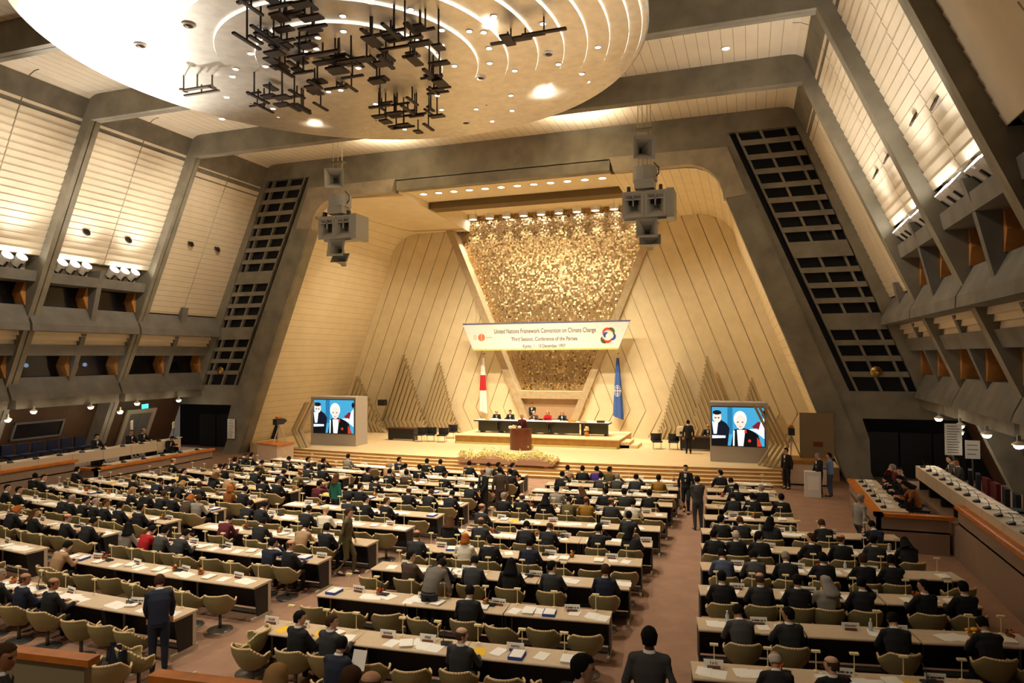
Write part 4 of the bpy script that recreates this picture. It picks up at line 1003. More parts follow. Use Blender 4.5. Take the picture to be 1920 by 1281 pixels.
def hand(mb, W, fwd, side, palm, curl):
    """palm, four bent fingers of unequal length and a thumb from its side"""
    fwd = fwd.normalized(); palm = (palm - fwd * palm.dot(fwd)).normalized(); s = fwd.cross(palm).normalized()
    if s.dot(side) < 0: s = -s
    c = W + fwd * .02
    mb.loft([(W, s * .026, palm * .02), (W + fwd * .04, s * .04, palm * .016), (W + fwd * .085, s * .045, palm * .014)], 10)
    for k, (off, L) in enumerate(((-.034, .058), (-.012, .075), (.011, .082), (.033, .072))):
        p0 = W + fwd * .08 + s * off; a = curl * (1 + .12 * k)
        d1 = fwd * math.cos(a) + palm * math.sin(a) + s * off * 1.2; d2 = fwd * math.cos(2.2 * a) + palm * math.sin(2.2 * a) + s * off
        p1 = p0 + d1.normalized() * L * .55; p2 = p1 + d2.normalized() * L * .5
        mb.tube([p0, p1, p2], [.0095, .009, .0075], 6); mb.ball(p2, .0075, 6, 4); mb.ball(p1, .009, 6, 4)
    t0 = W + fwd * .03 - s * .03; t1 = t0 - s * .03 + fwd * .03 + palm * .012; t2 = t1 + fwd * .035 + palm * .01 - s * .004
    mb.tube([t0, t1, t2], [.013, .011, .008], 6); mb.ball(t2, .008, 6, 4)
def make_person(seated=True, lean=.12, pitch=.15, yaw=0., twist=0., lw=None, rw=None, legs=None, palm=(0, 0, -1), curl=.5, hip=None, voxel=.0095):
    """returns meshes of the body and clothes, and the head's matrix"""
    hz = hip or (.5 if seated else .9)
    base = V(0, 0, hz); pts = [base]; seg = [.0, .13, .13, .13, .12, .07]
    ang = [0, .3, .6, .85, 1.0, 1.0]; p = base.copy(); dirs = [V(0, 0, 1)]
    for L, a in zip(seg[1:], ang[1:]):
        d = V(0, math.sin(lean * a), math.cos(lean * a)); p = p + d * L; pts.append(p.copy()); dirs.append(d)
    def rot(i): return Matrix.Rotation(twist * i / 5, 3, 'Z')
    def rings(rx, ry, grow=0.):
        out = []
        for i, (c, d) in enumerate(zip(pts, dirs)):
            u = rot(i) @ V(1, 0, 0); v = d.cross(u).normalized()
            out.append((c, u * (rx[i] + grow), v * (ry[i] + grow)))
        return out
    body = MB(); u = rot(4) @ V(1, 0, 0)
    body.loft(rings([.165, .155, .165, .175, .165, .07], [.115, .105, .115, .115, .09, .06]), 16)
    neck = pts[5]; hd = V(0, math.sin(lean + pitch * .5), math.cos(lean + pitch * .5))
    hc = neck + hd * .155 + V(0, .02, 0)
    body.tube([neck - dirs[5] * .03, neck + hd * .04, neck + hd * .09], [.062, .055, .054], 12)
    HM = Matrix.Translation(hc) @ (Matrix.Rotation(yaw + twist, 4, 'Z') @ Matrix.Rotation(-(lean * .5 + pitch), 4, 'X'))
    def hp(x, y, z): return (HM @ V(x, y, z))
    hr = [(-.118, .033, .03, .05), (-.1, .054, .055, .035), (-.06, .07, .084, .016), (-.01, .08, .097, .006), (.035, .083, .102, 0), (.075, .073, .09, -.004), (.1, .048, .06, -.006), (.112, .014, .018, -.006)]
    H3 = HM.to_3x3()
    body.loft([(hp(0, yo, z), H3 @ V(rx, 0, 0), H3 @ V(0, ry, 0)) for z, rx, ry, yo in hr], 18)
    body.loft([(hp(0, .092, .02), H3 @ V(.008, 0, 0), H3 @ V(0, .012, 0)), (hp(0, .104, -.02), H3 @ V(.013, 0, 0), H3 @ V(0, .018, 0)), (hp(0, .1, -.032), H3 @ V(.016, 0, 0), H3 @ V(0, .014, 0))], 8)
    for s in (-1, 1): body.ball(hp(s * .076, -.005, -.015), (.014, .026, .034), 8, 6)
    jac = MB(); jac.loft(rings([.185, .17, .18, .2, .185, .085], [.135, .122, .13, .135, .11, .075]), 18)
    S = {}
    for s in (-1, 1):
        sh = pts[4] + u * s * .175 - dirs[4] * .01; S[s] = sh
        jac.ball(sh, .072, 12, 8); body.ball(sh, .055, 10, 6)
        jac.loft([(sh, dirs[4] * .07, V(0, .07, 0)), (pts[4] + dirs[4] * .03, dirs[4] * .06, V(0, .085, 0))], 10)
        W = (lw if s < 0 else rw)
        W = V(*W) if W else V(s * .16, .44, .775)
        if seated and not lw: pass
        e, W = elbow(sh, W, V(s * .6, -.35, -.75))
        tubev(body, [sh, e, W], [.05, .042, .03]); tubev(jac, [sh, e, W - (W - e).normalized() * .035], [.066, .057, .046])
        hand(body, W, (W - e), V(s, 0, 0), V(*palm), curl)
    tr = MB(); tr.loft([(base + V(0, 0, -.06), V(.16, 0, 0), V(0, .12, 0)), (base + V(0, 0, .06), V(.18, 0, 0), V(0, .13, 0))], 14)
    foot = []
    for s in (-1, 1):
        if legs: k, a, t = [V(*q) for q in legs[0 if s < 0 else 1]]
        elif seated: k, a, t = V(s * .12, .43, .5), V(s * .12, .4, .09), V(s * .13, .55, .04)
        else: k, a, t = V(s * .1, .03, .48), V(s * .1, -.03, .08), V(s * .12, .13, .035)
        h = base + V(s * .09, 0, -.02)
        tubev(body, [h, k, a], [.082, .056, .038]); tubev(tr, [h, k, a + V(0, 0, .02)], [.1, .072, .052])
        body.tube([a, (a + t) / 2, t], [.038, .04, .03], 8); foot.append((a, t))
    def pick(c):
        q = HM.inverted() @ c
        if q.y > .06 and abs(q.z - .012) < .012 and abs(abs(q.x) - .033) < .015: return 1
        if q.y > .07 and abs(q.z + .066) < .009 and abs(q.x) < .024: return 2
        return 0
    out = {'body': fuse(body, voxel, 'body', [SKIN[0], eye_m, lip_m], pick), 'jacket': fuse(jac, .014, 'jacket', [blackp]), 'trousers': fuse(tr, .016, 'trousers', [blackp])}
    co = MB(); n = neck - dirs[5] * .012
    uu = V(1, 0, 0); vv = dirs[5].cross(uu)
    co.loft([(n, uu * .076, vv * .068), (n + dirs[5] * .045, uu * .064, vv * .062), (n + dirs[5] * .045, uu * .056, vv * .055), (n, uu * .06, vv * .058)], 14, cap=False)
    # shirt front showing between the lapels
    f0 = pts[4] + dirs[4].cross(V(1, 0, 0)) * .118; f1 = pts[2] + dirs[2].cross(V(1, 0, 0)) * .136
    co.add([f0 + V(-.05, 0, 0) + dirs[4] * .04, f0 + V(.05, 0, 0) + dirs[4] * .04, f1 + V(.012, 0, 0), f1 + V(-.012, 0, 0)], [(0, 1, 2, 3)])
    out['shirt'] = co.mesh('shirt', fw, True)
    sh_ = MB()
    for a, t in foot: sh_.loft([(a + V(0, -.04, -.045), V(.035, 0, 0), V(0, .01, .04)), (a * .6 + t * .4 + V(0, 0, -.02), V(.045, 0, 0), V(0, 0, .04)), (t + V(0, .05, -.01), V(.04, 0, 0), V(0, 0, .025))], 10)
    out['shoes'] = fuse(sh_, .014, 'shoes', [blackp])
    return out, HM
def hair_mesh(kind):
    q = MB(); nu, nv = 24, 8
    def shell(low, top=1.0, grow=1.09, y0=-.004, flare=0.):
        def fn(s, t):
            a = 2 * PI * s + PI / 2; c = math.sin(a)      # c = 1 in front
            lo = low(c); z = lo + (.126 * top - lo) * t ** .8
            zz = max(-1, min(1, (z - .012) / .114)); r = math.sqrt(max(0.0, 1 - zz * zz)) if z > .012 else 1.0 + (flare * 3 - (1.6 if not flare else 0)) * (.012 - z)
            r *= 1 + .05 * math.sin(a * 7 + z * 60) * math.sin(a * 3 + 1.7) * (1 if t < 1 else 0)
            if t == 1 and top == 1.0: r = 0.02
            if c > .35 and z < .05: r *= .9
            return (.086 * grow * r * math.cos(a), y0 + .104 * grow * r * c, z)
        return fn
    front = lambda base, back: (lambda c: base if c > .45 else (back + (base - back) * max(0, (c + .25) / .7) if c > -.25 else back))
    if kind == 'short': q.grid(shell(front(.07, -.075)), nu, nv)
    elif kind == 'long': q.grid(shell(front(.07, -.23), flare=1.2), nu, nv + 4)
    elif kind == 'bob': q.grid(shell(front(.065, -.13), flare=.8, grow=1.14), nu, nv + 2)
    elif kind == 'bald': q.grid(shell(front(.02, -.07), top=.42, grow=1.06), nu, 5)
    elif kind == 'cap':
        q.lathe([(.092, .02), (.104, .05), (.106, .08), (.072, .12), (.01, .13)], 20)
    elif kind == 'scarf': q.grid(shell(front(.09, -.24), flare=1.4, grow=1.2), nu, nv + 4)
    me = q.mesh('hair', blackp, True)
    o = bpy.data.objects.new('t', me); C.objects.link(o); s = o.modifiers.new('s', 'SOLIDIFY'); s.thickness = -.012; s.offset = 1
    r = bpy.data.meshes.new_from_object(o.evaluated_get(bpy.context.evaluated_depsgraph_get())); bpy.data.objects.remove(o)
    r.name = 'hair'; r.polygons.foreach_set('use_smooth', [True] * len(r.polygons)); return r
HAIRM = {k: hair_mesh(k) for k in ('short', 'long', 'bob', 'bald', 'cap', 'scarf')}
CL = {'d': ('dark suit', (.010, .010, .012)), 'n': ('navy suit', (.011, .015, .036)), 'g': ('grey suit', rgb(70, 68, 66)), 'G': ('light grey jacket', rgb(150, 144, 134)), 'b': ('brown jacket', rgb(78, 60, 46)),
      'B': ('beige jacket', rgb(176, 140, 104)), 'o': ('olive jacket', rgb(92, 82, 48)), 'w': ('white clothes', rgb(236, 228, 210)), 'r': ('red jacket', rgb(176, 18, 28)), 'u': ('burgundy jacket', rgb(92, 22, 34)),
      'p': ('purple jacket', rgb(70, 46, 130)), 'y': ('mustard jacket', rgb(160, 118, 40)), 't': ('green jacket', rgb(16, 92, 76)), 'O': ('rust brown jacket', rgb(146, 88, 36)), 'k': ('blue grey jacket', rgb(72, 82, 104)),
      'c': ('charcoal suit', (.03, .031, .034)), 'l': ('pale blue shirt', rgb(120, 150, 190)), 'T': ('grey tweed jacket', rgb(112, 106, 98))}
HR = {'k': ('black hair', 'short', (.006, .005, .005)), 'b': ('brown hair', 'short', rgb(70, 46, 28)), 'g': ('grey hair', 'short', rgb(150, 142, 132)), 'B': ('balding head', 'bald', rgb(80, 60, 44)), 'W': ('white fringe round bald head', 'bald', rgb(206, 196, 182)),
      'r': ('ginger hair', 'bob', rgb(166, 92, 36)), 'y': ('fair hair', 'bob', rgb(168, 128, 80)), 'L': ('long black hair', 'long', (.006, .005, .005)), 'l': ('long brown hair', 'long', rgb(90, 58, 34)), 'c': ('white cap', 'cap', rgb(240, 222, 180)), 'x': ('grey headscarf', 'scarf', rgb(160, 156, 150))}
CLM = {k: mat('cloth ' + v[0], v[1], .85) for k, v in CL.items()}
HRM = {k: mat('hair ' + v[0], v[2], .85, spec=.2) for k, v in HR.items()}
POSES = {
 '0': dict(lean=.16, pitch=.12), '1': dict(lean=.5, pitch=.45, lw=(-.12, .5, .775), rw=(.1, .52, .78)),
 '2': dict(lean=.15, pitch=.05, yaw=.75, twist=.25, lw=(-.2, .4, .775), rw=(.12, .44, .775)), '3': dict(lean=.15, pitch=.05, yaw=-.75, twist=-.25, lw=(-.12, .44, .775), rw=(.2, .4, .775)),
 '4': dict(lean=-.12, pitch=.2, lw=(-.1, .24, .62), rw=(.1, .26, .62)), '5': dict(lean=.28, pitch=.15, yaw=-.3, lw=(-.16, .42, .775), rw=(.09, .3, 1.12), palm=(0, -1, 0)),
 '6': dict(lean=.34, pitch=.3, yaw=.2, lw=(-.1, .42, .8), rw=(.1, .42, .8), palm=(0, -.5, -.8)),
 's': dict(seated=False, lean=.03, pitch=.08, lw=(-.27, .02, .84), rw=(.27, .02, .84), palm=(0, -1, 0), curl=.35),
 'a': dict(seated=False, lean=.02, pitch=.05, yaw=.4, lw=(.08, .26, 1.12), rw=(-.08, .24, 1.1), palm=(0, -1, 0), curl=.7),
 'f': dict(seated=False, lean=.04, pitch=.2, lw=(-.07, .25, .9), rw=(.07, .26, .9), palm=(0, -1, 0), curl=.6),
 'v': dict(seated=False, lean=.06, pitch=.1, lw=(-.28, .14, .88), rw=(.28, -.1, .86), palm=(0, -1, 0), curl=.35, legs=(((-.1, .18, .5), (-.1, .16, .08), (-.11, .3, .05)), ((.1, .03, .48), (.1, -.2, .12), (.11, -.06, .035)))),
 'h': dict(seated=False, lean=.38, pitch=.3, lw=(-.2, .4, .82), rw=(.2, .4, .82), curl=.2),
 'H': dict(seated=False, lean=1.1, pitch=.35, lw=(-.2, .52, .8), rw=(.2, .52, .8), curl=.2),
 'q': dict(seated=False, hip=.55, lean=.35, pitch=.1, lw=(-.2, .4, .62), rw=(.2, .4, .62), legs=(((-.14, .36, .5), (-.14, .05, .1), (-.14, .2, .04)), ((.14, .36, .5), (.14, .0, .1), (.14, .14, .04)))),
}
PM = {k: make_person(**v) for k, v in POSES.items()}
def setm(o, m):
    o.material_slots[0].link = 'OBJECT'; o.material_slots[0].material = m
def fit(l):
    return l if len(l.split()) <= 16 else l.replace(' from stage,', ',')
def person(cloth, hair, pose, loc, rz, label, skin=None, trousers=None, group=None, shoes=False):
    ms, HM = PM[pose]
    o = link('person', ms['body'], None, loc, rz); setm(o, SKIN[skin if skin is not None else R_.choice([0, 0, 1, 3, 3, 1])])
    j = link('jacket', ms['jacket'], o); setm(j, CLM[cloth])
    t = link('trousers', ms['trousers'], o); setm(t, CLM[trousers or (cloth if cloth in 'dngcb' else 'd')])
    if cloth in 'dngcbkB': link('shirt', ms['shirt'], o)
    if shoes: link('shoes', ms['shoes'], o)
    h = link('hair', HAIRM[HR[hair][1]], o); setm(h, HRM[hair]); h.matrix_local = HM
    return tag(o, fit(label), 'person', group)
# ================================================================ conference desks, chairs and what lies on them
BASE = [10.5, 12.5, 14.45, 16.2, 17.95, 19.65, 21.45, 23.05, 24.6, 26.0, 27.5]
def yrow(k, x): return BASE[k] + (x + 10.3) ** 2 / 140.
def arow(x): return math.atan((x + 10.3) / 70.)
NR = 11
XR = {'F': [(-20.4, -17.9), (-21.5, -17.6), (-23.4, -17.2), (-25.4, -16.7), (-26.3, -16.5), (-26.2, -16.2), (-25.2, -16.1), (-24.2, -16.0), (-23.4, -15.9), (-22.8, -15.8), (-22.4, -19.8)],
      'L': [(-16.0, -10.4), (-16.4, -10.2), (-16.1, -9.92), (-15.6, -9.6), (-15.3, -9.38), (-15.0, -9.2), (-14.9, -9.1), (-14.8, -9.1), (-14.7, -8.9), (-14.6, -8.6), (-17.6, -8.9)],
      'C': [(-8.6, -2.6), (-8.65, -2.52), (-8.5, -2.47), (-8.4, -2.47), (-8.2, -2.45), (-8.0, -2.45), (-7.9, -2.45), (-7.8, -2.45), (-7.7, -2.45), (-7.6, -2.5), (-7.4, -2.6)],
      'R': [(-.9, 3.4), (-.95, 4.6), (-1.05, 4.3), (-1.12, 4.45), (-1.22, 3.8), (-1.33, 3.85), (-1.36, 1.3), (-1.41, 1.15), (-1.46, 1.03), (-1.53, .9), (-1.45, .82)]}
BN = {'F': 'outer exit-sign block', 'L': 'inner exit-sign block', 'C': 'inner guard-side block', 'R': 'outer guard-side block'}
def where(k, b): return 'row %s from stage, %s' % (NUM[NR - k], BN[b])
XR['F'][0] = None
DESK = {}
def desk_proto(w):
    w = round(w, 2)
    if w in DESK: return DESK[w]
    h = w / 2 - .008
    q = MB(); q.prism([(0, .69), (-.015, .705), (-.015, .72), (0, .735), (.6, .735), (.6, .69)], lambda p, t: (t, p[0], p[1]), -h, h); d = {'top': q.mesh('conference_desk', desk_top_m)}
    q = MB(); q.box((-h + .05, .5, .1), (h - .05, .53, .69)); d['modesty_panel'] = q.mesh('modesty_panel', blackp)
    q = MB(); q.box((-h, .46, .08), (-h + .045, .55, .69)); q.box((-h, -.05, 0), (-h + .05, .6, .07)); q.hexa([(-h + .005, .12, .07), (-h + .03, .12, .07), (-h + .03, .5, .07), (-h + .005, .5, .07), (-h + .005, .02, .69), (-h + .03, .02, .69), (-h + .03, .5, .69), (-h + .005, .5, .69)], 1); d['leg'] = q.mesh('leg', [leg_m, blackp])
    q = MB(); q.box((-h + .05, .3, .06), (h - .05, .36, .12)); d['foot_rail'] = q.mesh('foot_rail', metal_d)
    DESK[w] = d; return d
for k in range(NR):
    for b in 'FLCR':
        if XR[b][k] is None: continue
        xa, xb = XR[b][k]; n = max(1, round((xb - xa) / 2.1)); w = (xb - xa) / n
        dm = desk_proto(w)
        for i in range(n):
            xc = xa + (i + .5) * w; a = arow(xc)
            o = link('conference_desk', dm['top'], None, (xc, yrow(k, xc), 0), a)
            link('modesty_panel', dm['modesty_panel'], o); link('leg', dm['leg'], o); l2 = link('leg', dm['leg'], o); l2.scale = (-1, 1, 1); link('foot_rail', dm['foot_rail'], o)
            tag(o, 'beige desk, %s, %s' % (where(k, b), 'only desk of the row there' if n == 1 else 'desk %s from exit-sign side' % NUM[i + 1]), 'desk', 'conference desks in curved rows')
# chair
def chair_proto():
    q = MB()
    A = 2.05
    def top(a):
        t = abs(a) / A; return .8 - .02 * t - .17 * max(0, min(1, (t - .42) / .3)) ** 1.0 + (.02 if t > .85 else 0)
    def pt(s, t, grow=0.):
        a = (s - .5) * 2 * A; ht = top(a)
        z = .36 + (ht - .36) * t
        r = .15 + .155 * min(1, t * 1.35) ** .6 + grow
        return (r * 1.02 * math.sin(a), -.0 - r * math.cos(a) * 1.0 + .02 - .05 * t * math.cos(a) * (1 if abs(a) < 1.2 else .3), z)
    q.grid(lambda s, t: pt(s, t, .012), 28, 7, 0)
    n0 = len(q.v); q.grid(lambda s, t: pt(1 - s, t, -.012), 28, 7, 0)
    q.disc((0, .02, .36), .17, 20, 0, False); q.lathe([(.17, 0), (.25, .06)], 20, (0, .05, .36), 0)
    for i in range(28):
        p, p2 = V(*pt(i / 28, 1)), V(*pt((i + 1) / 28, 1)); q.tube([p, p2], .02, 6, 1)
    for s in (0, 1): q.tube([pt(s, t / 6) for t in range(7)], .016, 6, 1)
    me = q.mesh('conference_chair', [shell_m, rim_m], True)
    q = MB(); q.lathe([(.0, 0), (.22, .0), (.24, .03), (.22, .065), (.0, .075)], 20, (0, .05, .4)); cu = q.mesh('seat_cushion', cushion_m, True)
    q = MB(); q.tube([(0, .02, .04), (0, .02, .37)], [.035, .03], 10); q.lathe([(.26, .0), (.25, .02), (.05, .045)], 20, (0, .02, 0)); pe = q.mesh('pedestal', metal_d, True)
    return me, cu, pe
CH = chair_proto()
def chair(x, y, z, rz, label, grp):
    o = link('conference_chair', CH[0], None, (x, y, z), rz); link('seat_cushion', CH[1], o); link('pedestal', CH[2], o)
    return tag(o, label, 'chair', grp)
PPL = """82,874,dk2 100,874,dk3 123,877,dk0 35,897,dk3 60,900,dk3 33,914,dk0 124,922,dk1 139,932,dg3 154,924,dk0 164,936,dg3 187,930,db3 205,931,dk0 145,950,dB3 22,952,dr1 69,960,dl3 131,965,dB3
169,972,dk1 212,997,GL2 325,866,dB3 346,886,dk3 320,895,dk1 310,902,nk1 337,899,dy1 247,906,dk0 279,919,db2 292,922,db6 314,927,dk0 332,922,br1 344,931,Gb2 365,926,db1 375,910,db2 399,892,dl1 416,894,Bg1
410,868,Bk1 424,876,dk3 382,931,ck1 429,930,Or2 244,934,dy0 269,935,dk1 264,952,dk0 422,964,uk1 246,994,rk1 285,999,gk6 335,998,ck1 441,865,dk0 452,857,db1 471,857,dk0 486,862,ok1 537,861,dk1 581,855,ck3 605,864,dk0 638,856,Gk0
525,886,dk1 556,886,oB1 476,886,dk1 579,878,ck0 596,877,dk0 522,904,dk3 535,901,dk0 595,899,uk0 457,920,dk6 461,948,dk1 487,941,dk1 572,945,dk1 611,953,wc0 612,977,dk0 584,980,Bk1 506,1019,nk0 544,1026,dB3 601,1010,nk3
487,967,dk1 749,865,nk3 760,869,wk0 766,877,dk2 801,866,dk0 826,869,dk0 727,868,Bg1 659,882,dk3 731,885,dk0 750,884,bk0 677,910,dk0 652,920,dk1 766,912,dB0 802,918,db1 686,942,dk3 709,944,db3 655,938,ck0 834,895,dk0 780,994,cB0 768,1026,bk3
880,869,dk0 913,870,Gk1 935,875,dk0 961,875,dk3 970,885,dk0 881,908,dk0 842,938,dk1 944,930,dg3 977,927,dB2 1022,932,dL0 902,946,cB0 900,975,cB0 834,989,dl0 871,994,wr0 881,1010,dk0 1024,1001,dB1 991,1020,nk0
825,1045,dk3 885,1057,ck1 957,1060,dL0 1034,1089,ck0 877,1113,dk6 862,1176,cB3 1131,1060,nb0 1052,890,dk0 1063,880,Bk0 1078,884,dk0 1117,882,pk0 1125,890,gk0 1142,885,ok0 1155,897,gg0 1190,893,ck0 1233,896,yk0 1254,897,rk1
1042,921,Gk0 1089,921,dl0 1133,919,dk0 1152,921,ck0 1098,940,yB0 1080,937,ok1 1144,938,cB0 1184,941,wk0 1198,933,dk0 1176,955,ck0 1119,1007,dk0 1180,990,cL3 1348,888,dk0 1371,896,dk0 1425,912,dg0 1346,900,dr0 1377,921,dk0 1374,935,dk1
1350,972,dk3 1388,972,db1 1441,966,cL0 1542,968,db0 1333,1001,dk3 1353,1000,dW0 1396,1003,dk0 1470,1037,dg0 1517,1010,db2 1538,1043,dk0 1572,1018,dB3 1352,1030,kk1 1412,1036,gk1 1637,974,nk0 1609,1022,ck3 1706,998,dL1 1722,1006,uL2
1613,1044,db0 1667,1047,dk0 1610,1072,dk0 1726,1096,dk0 1768,1082,dk0 1806,1097,bb0 1846,1103,cL2 1349,1091,dk0 1421,1111,cB0 1489,1079,dk0 1471,1082,Gx2 1385,1156,gk1 1438,1156,ck0 1450,1228,dW0 1552,1225,dB0 1370,1135,dk1 1672,1150,dk1
8,1052,dg3 50,1076,nB3 102,1089,dB3 105,1050,Bk1 560,1165,dk3 620,1182,cb3 1845,1145,dk1 1500,928,dk0 1408,925,dk0 1295,905,dk1 1219,895,dk0 700,905,dk1 1005,990,dk1"""
SLOT = {(k, b): [] for k in range(NR) for b in 'FLCR'}
for ent in PPL.split():
    u, v, c = ent.split(','); u, v = float(u), float(v)
    best = None
    p = onz(u, v, 1.2)
    for b in 'FLCR':
        for k in range(NR):
            if XR[b][k] is None: continue
            xa, xb = XR[b][k]
            ys = yrow(k, p.x) - .32; xx = ony(u, v, ys).x
            dy = abs(p.y - ys); dx = max(0, xa + .15 - xx, xx - xb + .15)
            s = dy + dx * 1.5
            if best is None or s < best[0]: best = (s, k, b, min(max(xx, xa + .3), xb - .3))
    if best[0] > 2.2: continue
    _, k, b, x = best
    sl = SLOT[(k, b)]
    if any(abs(x - s[0]) < .5 for s in sl):
        # move to the nearest free place in the row
        xa, xb = XR[b][k]; ok = None
        for d in (.3, -.3, .5, -.5, .7, -.7, .9, -.9):
            if xa + .2 < x + d < xb - .2 and all(abs(x + d - s[0]) >= .5 for s in sl): ok = x + d; break
        if ok is None: continue
        x = ok
    sl.append((x, c))
n_chair = 0
STXY = [onz(u_, v_, 0) for u_, v_ in ((1309, 994), (297, 1262), (805, 1197), (629, 985), (650, 1078), (908, 970), (938, 968))]
blocked = lambda x, y, r: any(math.hypot(x - p.x, y - p.y) < r for p in STXY)
TEXTS = [(523, 1155, 'OLADE'), (736, 1183, 'RAMSAR'), (811, 1191, 'SPREP'), (973, 1209, 'PALESTINE'), (1345, 1241, 'F A O'), (1636, 1261, 'WORLD BANK'), (1742, 1266, 'I M F')]
q = MB(); q.lathe([(.045, 0), (.045, .01), (.012, .014)], 10); q.tube([(0, 0, 0), (0, 0, .3)], .008, 6); stem_me = q.mesh('desk_lamp', head_cream)
q = MB(); q.box((-.065, -.03, .295), (.065, .03, .325)); lhead_me = q.mesh('lamp_head', head_cream)
q = MB(); q.hexa([(-.15, -.02, 0), (.15, -.02, 0), (.15, .0, 0), (-.15, .0, 0), (-.15, .0, .13), (.15, .0, .13), (.15, .012, .13), (-.15, .012, .13)]); plate_me = q.mesh('nameplate', plate_m)
q = MB(); q.box((-.1, -.04, 0), (.1, .03, .04)); pbase_me = q.mesh('plate_base', base_red)
scr = []
for s in range(4):
    rr = random.Random(s); q = MB(); x = -.12
    while x < .11:
        w = rr.uniform(.008, .018); h = rr.uniform(.02, .034)
        z = .072 ; q.box((x, -.0125, z - h / 2), (x + w, -.0095, z + h / 2)); x += w + .004 + (.014 if rr.random() < .12 else 0)
    scr.append(q.mesh('lettering', ink))
TXT = {t: text_mesh(t, .052 if len(t) < 7 else .04, .002) for _, _, t in TEXTS}
for me in TXT.values(): me.materials.append(ink)
q = MB(); q.lathe([(.0, .0), (.05, 0), (.075, .06), (.07, .065), (.0, .05)], 12); pot_me = q.mesh('flower_pot', pot_m, True)
BL = []
for s in range(4):
    rr = random.Random(40 + s); q = MB()
    for i in range(16): q.ball((rr.gauss(0, .04), rr.gauss(0, .035), .07 + rr.random() * .07), rr.uniform(.014, .028), 6, 4, rr.choice([0, 1, 2, 3]))
    BL.append(q.mesh('blossom', [red_m, yel_m, grn_m, org_m] if s % 2 else [org_m, yel_m, red_m, grn_m], True))
q = MB(); q.lathe([(.0, 0), (.033, 0), (.034, .14), (.014, .18), (.014, .2), (.0, .2)], 12); bot_me = q.mesh('water_bottle', bottle_m, True)
q = MB(); q.lathe([(.016, .198), (.016, .222), (0, .222)], 10); cap_me = q.mesh('bottle_cap', paper_m)
def deskpt(k, x, d):
    a = arow(x); return V(x - d * math.sin(a), yrow(k, x) + d * math.cos(a), .735)
txt_at = {}
for u, v, t in TEXTS:
    p = onz(u, v, .81); k = 0 if p.y < 12 else 1; b = 'C' if p.x < -2 else 'R'
    txt_at.setdefault((k, b), []).append((p.x, t))
npose = 0
